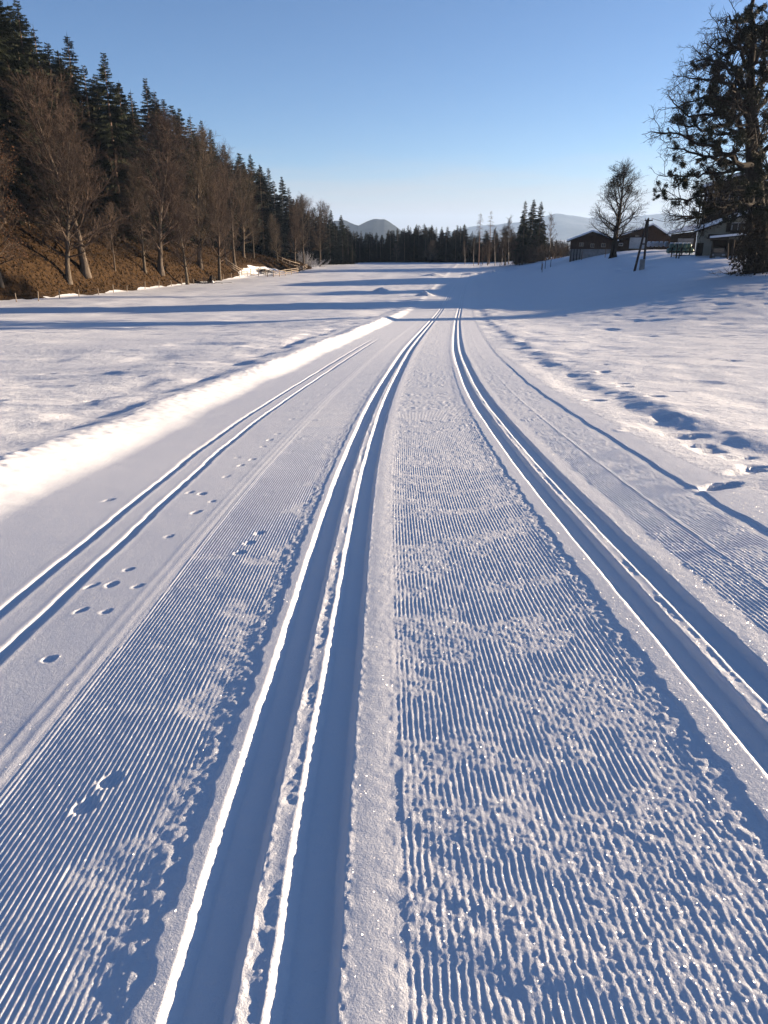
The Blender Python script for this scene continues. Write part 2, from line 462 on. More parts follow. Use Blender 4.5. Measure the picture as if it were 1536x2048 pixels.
def surface(u, y, comb_on=False):
    x = u + cx(y)
    z = land(x, y)
    t, comb = trail_relief(u, y, comb_on)
    z = z + t + field_relief(x, u, y, 0) + stamp(x, y, TREADS) + stamp(x, y, FIELD_TREADS)
    return x, z, comb

def steps(*segs):
    """breakpoints (a, b, step) joined into one rising list"""
    out = []
    for (a, b, d) in segs:
        n = max(1, int(round((b - a) / d)))
        out.append(np.linspace(a, b, n + 1)[:-1])
    out.append(np.array([segs[-1][1]]))
    return np.concatenate(out)

def geo(a, b, s0, s1):
    """from a to b with the step growing from s0 to s1"""
    v = [a]; d = abs(b - a)
    while True:
        t = abs(v[-1] - a) / d
        s = s0 * (s1 / s0) ** t
        if abs(v[-1] - a) + s * 1.3 >= d: break
        v.append(v[-1] + math.copysign(s, b - a))
    v.append(b)
    return np.array(v)

UL, UR = -4.3, 2.72
Q = .021 / 6; Q4 = .021 / 4
ROWS = [  # rows, trail columns, left/right field columns, whether the comb is real geometry here, rows kept for the field
    (geo(-40, .62, 3.0, .1), steps((UL, UR, .12)), geo(UL, -60, .25, 6), geo(UR, 60, .25, 6), False, 1),
    (steps((.60, 1.80, .0068)), np.concatenate([geo(-2.1, UL, .03, .12)[::-1][:-1], steps((-2.1, -1.05, Q4), (-1.05, 1.05, Q), (1.05, UR, Q4))]), geo(UL, -60, .2, 9), geo(UR, 60, .2, 9), True, 12),
    (geo(1.79, 3.42, .0078, .0115), np.concatenate([geo(-2.205, UL, .02, .06)[::-1][:-1], steps((-2.205, UR, Q4))]), geo(UL, -60, .12, 9), geo(UR, 60, .10, 9), True, 6),
    (geo(3.40, 10.5, .0145, .048), np.concatenate([steps((UL, -2.3, .028))[:-1], steps((-2.3, -1.3125, .014))[:-1], steps((-1.3125, 2.72, Q4))]), geo(UL, -60, .05, 6), geo(UR, 60, .04, 6), True, 3),
    (geo(10.46, 20, .045, .09), steps((UL, -2.4, .03), (-2.4, UR, .016)), geo(UL, -65, .06, 3), geo(UR, 60, .05, 3), False, 1),
    (geo(19.9, 60, .10, .34), steps((UL, UR, .034)), geo(UL, -72, .13, 1.2), geo(UR, 70, .12, 1.1), False, 1),
    (geo(59.7, 140, .40, 1.0), np.concatenate([steps((UL, -.6, .12))[:-1], steps((-.6, 1.8, .05))[:-1], steps((1.8, UR, .10))]), geo(UL, -72, .25, 1.2), geo(UR, 90, .25, 1.2), False, 1),
    (geo(139.2, 300, 1.0, 3.0), steps((UL, UR, .18)), geo(UL, -90, .4, 2.2), geo(UR, 120, .4, 2.2), False, 1),
]

def grid(us, ys, comb_on, base):
    U, Y = np.meshgrid(us, ys)
    x, z, comb = surface(U.ravel(), Y.ravel(), comb_on)
    V = np.stack([x, Y.ravel(), z], 1)
    nu = len(us); i = np.arange((len(ys) - 1) * nu).reshape(len(ys) - 1, nu)[:, :-1].ravel()
    Fq = np.stack([i, i + 1, i + nu + 1, i + nu], 1) + base
    return V, Fq, U.ravel(), comb * (0.0 if comb_on else .4) * (1 - sstep(Y.ravel(), 11, 17))

def build_sheet(name, which, material, label):
    Vs, Fs, As, Cs = [], [], [], []
    n = 0
    for (ys, ut, ul, ur, con, keep) in ROWS:
        us = {'t': ut, 'l': np.concatenate([ul[::-1], [UL + .25]]), 'r': np.concatenate([[UR - .25], ur])}[which]
        if which != 't' and keep > 1: ys = np.concatenate([ys[:-1:keep], ys[-1:]])
        V, Fq, a, c = grid(us, ys, con, n)
        if which != 't':
            tuck = (a == us[-1]) if which == 'l' else (a == us[0])      # the rim slips a little under the trail
            V[tuck, 2] -= .014
        if which == 'l':
            V[:, 2] -= .7 * sstep(edge_d(V[:, 0], V[:, 1]), -.05, 2.0)
        if which != 't':
            # no sheet deep inside the hill
            fc = V[Fq[:, 0] - n]
            Fq = Fq[((edge_x(fc[:, 1]) - fc[:, 0]) < 16)]
        Vs.append(V); Fs.append(Fq); As.append(a); Cs.append(c); n += len(V)
    me = np_mesh(name, np.concatenate(Vs), np.concatenate(Fs), material, smooth=True)
    if which == 't':
        for nm, arr in (('across', As), ('comb', Cs)):
            at_ = me.attributes.new(nm, 'FLOAT', 'POINT'); at_.data.foreach_set('value', np.concatenate(arr).astype(np.float32))
    return tag(obj(name, me), label, None, None, 'structure')

build_sheet('ski_trail', 't', M['snow_trail'], 'groomed cross-country ski trail with combed ridges and two pairs of set tracks')
build_sheet('snow_field', 'l', M['snow'], 'open snow-covered field to the left of the ski trail')
build_sheet('snow_bank', 'r', M['snow'], 'open snow slope rising to the right of the ski trail')

# brown hillside, breaking through the snow along a ragged line
def hillside():
    ys = np.concatenate([geo(300, 140, 3.0, 1.0)[::-1], ])
    ys = np.concatenate([geo(-40, 60, 4, 1.2), steps((61, 140, .9)), geo(140.9, 300, 1.0, 2.6)])
    ds = np.concatenate([steps((-6, 20, .55)), geo(20.5, 160, .7, 8)])
    D, Y = np.meshgrid(ds, ys)
    D = D.ravel(); Y = Y.ravel(); X = edge_x(Y) - D / .95
    e = edge_d(X, Y)
    Z = land(X, Y) + np.clip(.12 * e, -.5, .2) + .09 * fbm(X / .8, Y / .8, 100, 3) * sstep(e, 0, 2) + .05
    Z = np.where(e < -.5, Z - .12, Z)
    nu = len(ds); i = np.arange((len(ys) - 1) * nu).reshape(len(ys) - 1, nu)[:, :-1].ravel()
    Fq = np.stack([i + 1, i, i + nu, i + nu + 1], 1)
    return tag(obj('hillside', np_mesh('hillside', np.stack([X, Y, Z], 1), Fq, M['grass'], True)), 'brown dry-grass hillside rising on the left', None, None, 'structure')
hillside()
def grass_tufts():
    rg = np.random.default_rng(19); n = 15000
    y = rg.uniform(84, 222, n); d = rg.exponential(9, n); x = edge_x(y) - d / .95 + .3
    e = edge_d(x, y); ok = e > .15; x, y, e = x[ok], y[ok], e[ok]; n = len(x)
    z = land(x, y) + np.clip(.12 * e, -.5, .2) + .02
    V = []
    for k in range(3):
        a = rg.uniform(0, 6.28, n); h = rg.uniform(.12, .42, n); w = rg.uniform(.03, .09, n); l = rg.uniform(.05, .35, n)
        p = np.stack([x, y, z], 1); o = np.stack([np.cos(a), np.sin(a), a * 0], 1); s = np.stack([-np.sin(a), np.cos(a), a * 0], 1)
        V.append(np.stack([p + s * w[:, None], p - s * w[:, None], p + o * l[:, None] + np.array([0, 0, 1]) * h[:, None]], 1))
    V = np.concatenate(V).reshape(-1, 3)
    tag(obj('grass_tufts', np_mesh('grass_tufts', V, np.arange(len(V)).reshape(-1, 3), M['tuft'])), 'dry brown grass and dead bracken on the hillside', None, None, 'stuff')
M['tuft'] = noisy('dead_grass', (.020, .012, .006), (.10, .064, .032), .9, .95, .05, detail=8.0)
grass_tufts()

# ------------------------------------------------------------------ wood and leaf materials
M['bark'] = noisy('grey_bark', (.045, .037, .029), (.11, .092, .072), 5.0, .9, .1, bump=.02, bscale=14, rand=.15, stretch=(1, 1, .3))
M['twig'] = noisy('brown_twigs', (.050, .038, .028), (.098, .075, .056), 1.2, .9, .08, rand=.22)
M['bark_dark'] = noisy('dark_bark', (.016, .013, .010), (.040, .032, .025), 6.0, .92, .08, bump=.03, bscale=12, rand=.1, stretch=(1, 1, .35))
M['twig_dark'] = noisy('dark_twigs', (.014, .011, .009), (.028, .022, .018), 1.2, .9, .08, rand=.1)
M['needle'] = noisy('spruce_needles', (.009, .015, .008), (.028, .034, .015), 1.1, .75, .2, rand=.4)
M['needle_far'] = noisy('far_spruce_needles', (.006, .010, .008), (.014, .020, .013), 1.0, .8, .15, rand=.3)
M['spruce_bark'] = noisy('spruce_bark', (.07, .052, .042), (.16, .12, .095), 5.0, .9, .1, bump=.02, bscale=12, rand=.2, stretch=(1, 1, .4))
M['dead_leaf'] = noisy('withered_leaves', (.06, .026, .012), (.12, .06, .028), 2.0, .85, .1, rand=.1)
M['mistletoe'] = noisy('mistletoe_leaves', (.010, .013, .006), (.028, .030, .012), 3.0, .7, .2, rand=.2)
M['ivy'] = noisy('ivy_leaves', (.026, .018, .011), (.075, .052, .030), 2.0, .8, .15)
M['birch_bark'] = noisy('birch_bark', (.10, .085, .07), (.52, .48, .42), 3.0, .8, .15, rand=.1, stretch=(1, 1, 2.5))
M['larch_twig'] = noisy('larch_twigs', (.10, .075, .055), (.17, .13, .10), 1.5, .9, .08)
M['frost_twig'] = noisy('snowy_twigs', (.30, .29, .29), (.62, .62, .64), 3.0, .9, .1)

# ------------------------------------------------------------------ plant geometry
def tubes(segs, k=3):
    """segments (p0, p1, r0, r1) as open prisms -> verts, tris"""
    S = np.array(segs, float).reshape(-1, 8)
    a, b, r0, r1 = S[:, 0:3], S[:, 3:6], S[:, 6], S[:, 7]
    d = b - a; d /= np.maximum(np.linalg.norm(d, axis=1, keepdims=True), 1e-9)
    h = np.where(np.abs(d[:, 2:3]) > .9, np.array([[1., 0, 0]]), np.array([[0, 0, 1.]]))
    e1 = np.cross(d, h); e1 /= np.linalg.norm(e1, axis=1, keepdims=True); e2 = np.cross(d, e1)
    n = len(S); V = np.zeros((n, 2 * k, 3))
    for i in range(k):
        t = 2 * math.pi * i / k; o = e1 * math.cos(t) + e2 * math.sin(t)
        V[:, i] = a + o * r0[:, None]; V[:, k + i] = b + o * r1[:, None]
    base = (np.arange(n) * 2 * k)[:, None]
    F = []
    for i in range(k):
        j = (i + 1) % k
        F.append(base + np.array([[i, j, k + j]])); F.append(base + np.array([[i, k + j, k + i]]))
    return V.reshape(-1, 3), np.concatenate(F)

def spikes(segs):
    """thin twigs: three-sided needles ending in a point"""
    S = np.array(segs, float).reshape(-1, 8)
    a, b, r0 = S[:, 0:3], S[:, 3:6], S[:, 6]
    d = b - a; d /= np.maximum(np.linalg.norm(d, axis=1, keepdims=True), 1e-9)
    h = np.where(np.abs(d[:, 2:3]) > .9, np.array([[1., 0, 0]]), np.array([[0, 0, 1.]]))
    e1 = np.cross(d, h); e1 /= np.linalg.norm(e1, axis=1, keepdims=True); e2 = np.cross(d, e1)
    n = len(S); V = np.zeros((n, 4, 3))
    for i in range(3):
        t = 2 * math.pi * i / 3; V[:, i] = a + (e1 * math.cos(t) + e2 * math.sin(t)) * r0[:, None]
    V[:, 3] = b
    base = (np.arange(n) * 4)[:, None]
    F = np.concatenate([base + np.array([[i, (i + 1) % 3, 3]]) for i in range(3)])
    return V.reshape(-1, 3), F

def merge(*vf):
    Vs, Fs, n = [], [], 0
    for V, F in vf:
        Vs.append(V); Fs.append(F + n); n += len(V)
    return np.concatenate(Vs), np.concatenate(Fs)

def limb(pts, radii, k=8, rng=None, rough=.0):
    """one welded, tapering tube along a polyline"""
    P = np.array(pts, float); R = np.array(radii, float); n = len(P)
    T = np.gradient(P, axis=0); T /= np.linalg.norm(T, axis=1, keepdims=True)
    h = np.array([1., 0, 0]) if abs(T[0, 2]) > .8 else np.array([0, 0, 1.])
    V = []
    for i in range(n):
        e1 = np.cross(T[i], h); e1 /= np.linalg.norm(e1); e2 = np.cross(T[i], e1)
        for j in range(k):
            t = 2 * math.pi * j / k
            r = R[i] * (1 + (rough * rng.standard_normal() if rng is not None else 0))
            V.append(P[i] + (e1 * math.cos(t) + e2 * math.sin(t)) * r)
    F = []
    for i in range(n - 1):
        for j in range(k):
            q = (j + 1) % k
            F.append((i * k + j, i * k + q, i * k + k + q)); F.append((i * k + j, i * k + k + q, i * k + k + j))
    c = len(V); V.append(P[-1] + T[-1] * R[-1])
    for j in range(k): F.append(((n - 1) * k + j, (n - 1) * k + (j + 1) % k, c))
    return np.array(V), np.array(F)

def unit(v): return v / max(np.linalg.norm(v), 1e-9)

def side_dir(rng, d, ang):
    """a direction at angle ang from d, random around it"""
    h = np.array([1., 0, 0]) if abs(d[2]) > .8 else np.array([0, 0, 1.])
    e1 = unit(np.cross(d, h)); e2 = np.cross(d, e1); t = rng.uniform(0, 2 * math.pi)
    return unit(d * math.cos(ang) + (e1 * math.cos(t) + e2 * math.sin(t)) * math.sin(ang))

def run(rng, p, d, length, r0, r1, n, wig, lift):
    """a wandering branch: points, directions, radii"""
    P, D, R = [p], [d], [r0]
    for i in range(n):
        d = unit(d + rng.standard_normal(3) * wig + np.array([0, 0, lift]))
        p = p + d * length / n
        P.append(p); D.append(d); R.append(r0 + (r1 - r0) * (i + 1) / n)
    return P, D, R

def add_run(out, P, R):
    for i in range(len(P) - 1):
        out.append((*P[i], *P[i + 1], R[i], R[i + 1]))

def ramify(rng, limbs, spec, twigs, tips, depth_r=.008):
    """grow two further orders of branches and the last twigs along given limbs; limbs: list of (P, D, R)"""
    segs = []
    for (P, D, R) in limbs:
        Ll = sum(np.linalg.norm(P[i + 1] - P[i]) for i in range(len(P) - 1))
        n2 = max(3, int(Ll * spec['n2']))
        for q in range(n2):
            t = rng.uniform(spec.get('from', .2), 1.0)
            f = t * (len(P) - 1); i = min(int(f), len(P) - 2); w = f - i
            p = P[i] * (1 - w) + P[i + 1] * w; r = (R[i] * (1 - w) + R[i + 1] * w) * .55
            d = side_dir(rng, D[i], rng.uniform(*spec['ang']))
            l2 = spec['l2'] * (.5 + rng.uniform(0, .8)) * (1.15 - .6 * t)
            P2, D2, R2 = run(rng, p, d, l2, max(r, .016), .011, 4, spec['wig'], spec['lift'])
            add_run(segs, P2, R2)
            for q3 in range(max(3, int(l2 * spec['n3']))):
                t3 = rng.uniform(.2, 1.0); f = t3 * 4; i3 = min(int(f), 3); w = f - i3
                p3 = P2[i3] * (1 - w) + P2[i3 + 1] * w
                d3 = side_dir(rng, D2[i3], rng.uniform(*spec['ang']))
                l3 = spec['l3'] * rng.uniform(.5, 1.2)
                P3, D3, R3 = run(rng, p3, d3, l3, .011, .007, 2, spec['wig'] * 1.2, spec['lift'])
                add_run(segs, P3, R3)
                for q4 in range(spec['n4']):
                    p4 = P3[1] * (t4 := rng.uniform(0, 1)) + P3[2] * (1 - t4)
                    d4 = side_dir(rng, D3[1], rng.uniform(.3, .9)); d4 = unit(d4 + np.array([0, 0, spec['lift'] * 1.5]))
                    l4 = spec['l4'] * rng.uniform(.5, 1.3)
                    twigs.append((*p4, *(p4 + d4 * l4), depth_r, 0))
                    tips.append(p4 + d4 * l4)
    return segs

def bare_tree(seed, H, spread, clear=.17, lean=0.0, wob=.045, r0=.42, n1=34, upright=1.0, dens=1.0, forked=False, droop=0.0):
    """leafless broadleaf tree; returns trunk and crown arrays, tips"""
    rng = np.random.default_rng(seed)
    P, D, R = run(rng, np.zeros(3), unit(np.array([lean, 0, 1.])), H * .93, r0, .03, 12, wob, .06)
    R = [r0 * (1 - .93 * (i / 12) ** .75) for i in range(13)]; R[0] = r0 * 1.35
    limbs = []; l1 = []
    for q in range(n1):
        t = clear + (1 - clear) * ((q + rng.uniform(0, 1)) / n1) ** 1.15 * .98
        f = t * 12; i = min(int(f), 11); w = f - i
        p = P[i] * (1 - w) + P[i + 1] * w
        az = q * 2.4 + rng.uniform(-.5, .5)
        a = (1.25 - .95 * ((t - clear) / (1 - clear)) ** .6) / (.75 + .25 * upright)
        d = np.array([math.sin(a) * math.cos(az), math.sin(a) * math.sin(az), math.cos(a)])
        s = (t - clear) / (1 - clear)
        env = (math.sin(math.pi * min(1, (s * .86 + .13))) ** .7)
        l = spread * env * rng.uniform(.75, 1.12) * (1.25 if s < .25 else 1.0) * (1.1 if s > .6 else 1.0)
        rr = max(.03, R[i] * .5) * rng.uniform(.7, 1.0)
        b = run(rng, p, d, max(l, 1.2), rr, .018, 7, .11, (.10 * upright if s > .12 else .03) - droop)
        limbs.append(b); add_run(l1, b[0], b[2])
    if forked:
        for s_ in (-1, 1):
            d = unit(np.array([.16 * s_, .1 * s_, 1]))
            b = run(rng, P[3], d, H * .62, r0 * .6, .03, 9, .06, .06); limbs.append(b); limbs.append(b); add_run(l1, b[0], b[2])
    twigs, tips = [], []
    spec = dict(n2=2.6 * dens, n3=4.3 * dens, n4=4, l2=spread * .36, l3=spread * .16, l4=spread * .10, ang=(.45, 1.0), wig=.13, lift=.10 * upright - droop, **{'from': .22})
    segs = ramify(rng, limbs, spec, twigs, tips)
    trunk = limb(P, R, 9, rng, .05)
    crown = merge(tubes(l1, 5), tubes(segs, 3), spikes(twigs))
    return trunk, crown, np.array(tips)

def leaf_cards(rng, pts, size, droop=.3):
    n = len(pts)
    d = rng.standard_normal((n, 3)); d[:, 2] -= droop; d /= np.linalg.norm(d, axis=1, keepdims=True)
    e = np.cross(d, rng.standard_normal((n, 3))); e /= np.linalg.norm(e, axis=1, keepdims=True)
    s = size * rng.uniform(.6, 1.4, (n, 1))
    V = np.stack([pts, pts + d * s * .5 + e * s * .32, pts + d * s, pts + d * s * .5 - e * s * .32], 1).reshape(-1, 3)
    b = (np.arange(n) * 4)[:, None]
    return V, np.concatenate([b + np.array([[0, 1, 2]]), b + np.array([[0, 2, 3]])])

def spruce(seed, H, rmax, z0=.08, whorls=34, per=7, ragged=.25, sprays=8, gap=.0):
    """spruce: drooping branches with hanging sprays of needles"""
    rng = np.random.default_rng(seed)
    T, F = limb([(0, 0, -.3), (0, 0, H * .5), (0, 0, H * .98)], [H * .014, H * .009, .015], 7)
    Vs = []; wood = []
    z = H * z0
    while z < H * .985:
        s = (z - H * z0) / (H * (1 - z0))
        Rz = rmax * (1 - s) ** .82 * (.72 + .28 * min(1, s * 5)) + .12
        nb = max(4, int(per * (1 - .4 * s)))
        for q in range(nb):
            if rng.uniform() < gap: continue
            az = rng.uniform(0, 2 * math.pi); l = Rz * (1 + rng.standard_normal() * ragged)
            if l < .1: continue
            o = np.array([math.cos(az), math.sin(az), 0]); side = np.array([-o[1], o[0], 0])
            up = .35 * s - .12 + rng.normal() * .08; dr = (.55 - .45 * s) * (1 + .4 * rng.standard_normal())
            t = np.linspace(.12, 1, sprays)
            pt = np.array([0, 0, z]) + o * (l * t)[:, None] + np.array([0, 0, 1]) * ((up * t - dr * t * t + .22 * dr * t ** 4) * l)[:, None]
            w = (.16 + .50 * np.sin(np.pi * np.clip(t * .80 + .10, 0, 1))) * min(1.0, l * .42 + .14)
            for k_, sg in enumerate((-1, 1)):
                jit = rng.standard_normal((sprays, 3)) * .05
                a = pt
                b = pt + side * sg * w[:, None] + o * (w * .75)[:, None] - np.array([0, 0, 1]) * (w * rng.uniform(.2, .75, sprays))[:, None] + jit
                c = pt + o * (l / sprays * 1.1) + np.array([0, 0, -.04])
                Vs.append(np.stack([a, b, c], 1))
            hang = pt + np.array([0, 0, -1]) * (w * rng.uniform(.5, 1.2, sprays))[:, None] + o * (w * .25)[:, None] + side * (rng.standard_normal(sprays) * .1)[:, None]
            Vs.append(np.stack([pt - o * l / sprays * .4, hang, pt + o * l / sprays * .7], 1))
            tip = pt[-1] + o * .25 * min(1, l) + np.array([0, 0, .06])
            Vs.append(np.array([[pt[-2] + side * .06, tip, pt[-2] - side * .06]]))
        z += H / whorls * rng.uniform(.6, 1.35) * (1 - .35 * s)
    V = np.concatenate(Vs).reshape(-1, 3)
    top = np.array([[0.05, 0, H * .95], [-.05, 0.03, H * .95], [0, 0, H * 1.01]])
    V = np.concatenate([V, top])
    return (T, F), (V, np.arange(len(V)).reshape(-1, 3))

def larch(seed, H, rmax):
    """leafless larch: pole trunk, thin drooping side branches"""
    rng = np.random.default_rng(seed)
    T = limb([(0, 0, -.3), (.1, 0, H * .45), (0, .05, H)], [H * .012, H * .008, .02], 7)
    segs, tw = [], []
    for q in range(60):
        s = rng.uniform(0, 1) ** .8; z = H * (.42 + .57 * s)
        l = rmax * (1 - s) ** .55 * rng.uniform(.5, 1.15) + .25
        az = rng.uniform(0, 6.28)
        P, D, R = run(rng, np.array([0, 0, z]), unit(np.array([math.cos(az), math.sin(az), .1])), l, .035, .012, 5, .06, -.10)
        add_run(segs, P, R)
        for i in range(int(10 + l * 7)):
            k = rng.integers(1, 5); w = rng.uniform()
            p = P[k] * (1 - w) + P[k + 1] * w
            d = unit(D[k] * .35 + np.array([rng.normal() * .5, rng.normal() * .5, -.7]))
            tw.append((*p, *(p + d * rng.uniform(.2, .7)), .012, 0))
    return T, merge(tubes(segs, 3), spikes(tw))

def bush(seed, H, W, n=40):
    """many-stemmed leafless shrub"""
    rng = np.random.default_rng(seed); segs, tw = [], []
    for q in range(n):
        p = np.array([rng.normal() * W * .22, rng.normal() * W * .22, 0]); d = unit(np.array([p[0] / W * 1.6 + rng.normal() * .25, p[1] / W * 1.6 + rng.normal() * .25, 1]))
        P, D, R = run(rng, p, d, H * rng.uniform(.5, 1.05), .035, .01, 5, .12, .02); add_run(segs, P, R)
        for i in range(16):
            k = rng.integers(1, 5); w = rng.uniform(); pp = P[k] * (1 - w) + P[k + 1] * w
            dd = side_dir(rng, D[k], rng.uniform(.4, 1.0)); l = H * rng.uniform(.08, .22)
            tw.append((*pp, *(pp + dd * l), .010, 0))
            for u_ in range(2):
                p5 = pp + dd * l * rng.uniform(.3, .9); d5 = side_dir(rng, dd, .6); tw.append((*p5, *(p5 + d5 * l * .5), .007, 0))
    return merge(tubes(segs, 3), spikes(tw))

def two_part(kind, trunk, crown, mt, mc, tname='trunk', cname='crown'):
    return dict(trunk=np_mesh(kind + '_' + tname, *trunk, mt, True), crown=np_mesh(kind + '_' + cname, *crown, mc, False), tname=tname, cname=cname)

def plant(proto, name, base, height, proto_h, rz, label, cat, group, wide=1.0):
    """set out one tree: an Empty at its foot with its own trunk and crown"""
    root = empty(name, base, rz, label, cat, group)
    s = height / proto_h
    root.scale = (s * wide, s * wide, s)
    for part in ('trunk', 'crown'):
        if proto.get(part): obj(proto[part[:1] + 'name'], proto[part], root)
    return root

RNG = np.random.default_rng(77)
# prototypes share their meshes; every tree is an object of its own
SPRUCE = [two_part('spruce', *spruce(11, 20, 3.3, .06, 66, 9, .22, 9), M['spruce_bark'], M['needle']),
          two_part('spruce', *spruce(12, 20, 2.7, .10, 62, 9, .26, 8), M['spruce_bark'], M['needle']),
          two_part('spruce', *spruce(13, 20, 3.8, .05, 68, 10, .26, 9), M['spruce_bark'], M['needle']),
          two_part('spruce', *spruce(14, 20, 2.9, .16, 56, 8, .34, 8, .1), M['spruce_bark'], M['needle'])]
FAR = [two_part('far_spruce', *spruce(21, 20, 3.6, .03, 52, 9, .24, 5), M['spruce_bark'], M['needle_far']),
       two_part('far_spruce', *spruce(22, 20, 4.2, .03, 50, 9, .28, 5), M['spruce_bark'], M['needle_far']),
       two_part('far_spruce', *spruce(23, 20, 3.2, .03, 52, 9, .26, 5), M['spruce_bark'], M['needle_far'])]
BARE_H = 22.0
def bare(seed, **k):
    t, c, tips = bare_tree(seed, BARE_H, **k)
    return two_part('bare_tree', t, c, M['bark'], M['twig'])
BARE = [bare(31, spread=6.8, clear=.14, n1=38, upright=1.25, dens=.92), bare(32, spread=6.2, clear=.18, n1=36, upright=1.2, dens=.85, forked=True),
        bare(33, spread=7.0, clear=.16, n1=34, upright=1.0, dens=.95), bare(34, spread=5.0, clear=.25, n1=30, upright=1.3, dens=1.1, r0=.3)]
t_, c_, tips_ = bare_tree(35, BARE_H, 7.4, clear=.16, n1=30, upright=.8, dens=.75)
lr = np.random.default_rng(5)
pts_ = tips_[lr.permutation(len(tips_))[:4200]]; pts_ = pts_ + lr.standard_normal(pts_.shape) * .12
LEAFY = two_part('leafy_tree', t_, merge(c_, (leaf_cards(lr, pts_, .17))), M['bark'], M['twig'])
LEAFY['leaves'] = np_mesh('withered_leaves', *leaf_cards(lr, pts_ + lr.standard_normal(pts_.shape) * .1, .21), M['dead_leaf'])
BIRCH_H = 16.0
t_, c_, _ = bare_tree(36, BIRCH_H, 2.6, clear=.38, n1=30, upright=1.3, r0=.17, dens=1.3, droop=.03)
BIRCH = two_part('birch', t_, c_, M['birch_bark'], M['twig'])
LARCH = two_part('larch', *larch(41, 20, 3.0), M['spruce_bark'], M['larch_twig'])
LARCH2 = two_part('larch', *larch(42, 20, 2.5), M['spruce_bark'], M['larch_twig'])
BUSH = [np_mesh('bush_stems', *bush(51, 3.0, 3.0, 42), M['twig']), np_mesh('bush_stems', *bush(52, 3.0, 2.4, 34), M['twig'])]

# ------------------------------------------------------------------ skyline of the hillside forest
SKY_X = [-200, 0, 20, 60, 95, 125, 160, 180, 205, 228, 247, 280, 320, 350, 380, 420, 440, 475, 510, 545, 570, 600, 640, 665, 690, 720]
SKY_Y = [-420, -170, -120, -15, 5, 55, 100, 62, 125, 150, 97, 175, 150, 190, 212, 238, 262, 300, 305, 332, 350, 385, 405, 430, 440, 470]
def sky_limit(px): return np.interp(px, SKY_X, SKY_Y)
def project(p):
    dx, dy, dz = p[0], p[1], p[2] - EYE
    zc = dy * math.cos(PITCH) - dz * math.sin(PITCH); yc = dy * math.sin(PITCH) + dz * math.cos(PITCH)
    return 768 + dx / zc * F_PX, 1024 - yc / zc * F_PX

def spot(px, fwd):
    """ground point in the direction px at a forward distance, found on the land"""
    x = 0.0; z = -5.0
    for _ in range(8):
        zc = fwd * math.cos(PITCH) - (z - EYE) * math.sin(PITCH)
        x = (px - 768) / F_PX * zc; z = float(land(x, fwd))
    return Vector((x, fwd, z))

def height_to(base, py):
    """height of a tree at base whose top is seen at py"""
    lo, hi = .5, 60
    for _ in range(30):
        m = (lo + hi) / 2
        if project((base.x, base.y, base.z + m))[1] > py: lo = m
        else: hi = m
    return lo

# trees that stand out, each with its own words
def spruce_at(px, fwd, top, k, label, wide=1.0, group='spruces of the hillside forest'):
    for f in np.arange(60, 262, .5):
        b = spot(px, f)
        if (edge_x(f) - b.x) * .95 >= fwd: break
    h = height_to(b, top)
    return plant(SPRUCE[k], 'spruce_tree', b - Vector((0, 0, .2)), h, 20.0, RNG.uniform(0, 6.28), label, 'tree', group, wide)
spruce_at(247, 9, 97, 0, 'tall pointed spruce rising between the two widest grey leafless trees', .95)
spruce_at(180, 16, 62, 1, 'tall spruce whose ragged tip stands alone above the bare twin-trunked tree', 1.1)
spruce_at(320, 15, 150, 0, 'slim pale-tipped spruce just right of the tallest pointed spruce', .85)
spruce_at(350, 16, 190, 1, 'small-tipped spruce on the skyline behind the third leafless tree', .9)
spruce_at(380, 16, 212, 2, 'dark spruce with a broad shoulder behind the third leafless tree', .85)
spruce_at(420, 14, 236, 0, 'left of two close spruce tips where the tree skyline steps down', .8)
spruce_at(437, 15, 252, 1, 'right of two close spruce tips where the tree skyline steps down', .8)
spruce_at(511, 13, 305, 0, 'free-standing spruce tip in the middle of the falling tree skyline', .95)
spruce_at(545, 12, 331, 1, 'narrow spruce left of the last tall spruce on the hillside', .9)
spruce_at(570, 9, 350, 2, 'last tall spruce on the hillside, beside the wooden rail fence', .8)
spruce_at(608, 9, 386, 1, 'small spruce tip near the foot of the hillside', .9)
spruce_at(664, 6, 418, 0, 'dark spruce where the hillside forest meets the far wood', 1.1)
spruce_at(684, 5, 428, 2, 'lowest spruce at the end of the hillside forest', 1.0)
spruce_at(93, 16, -8, 0, 'very tall spruce cut by the top edge of the picture', 1.0)
spruce_at(52, 14, -40, 2, 'massive dark spruce near the upper left corner', 1.0)

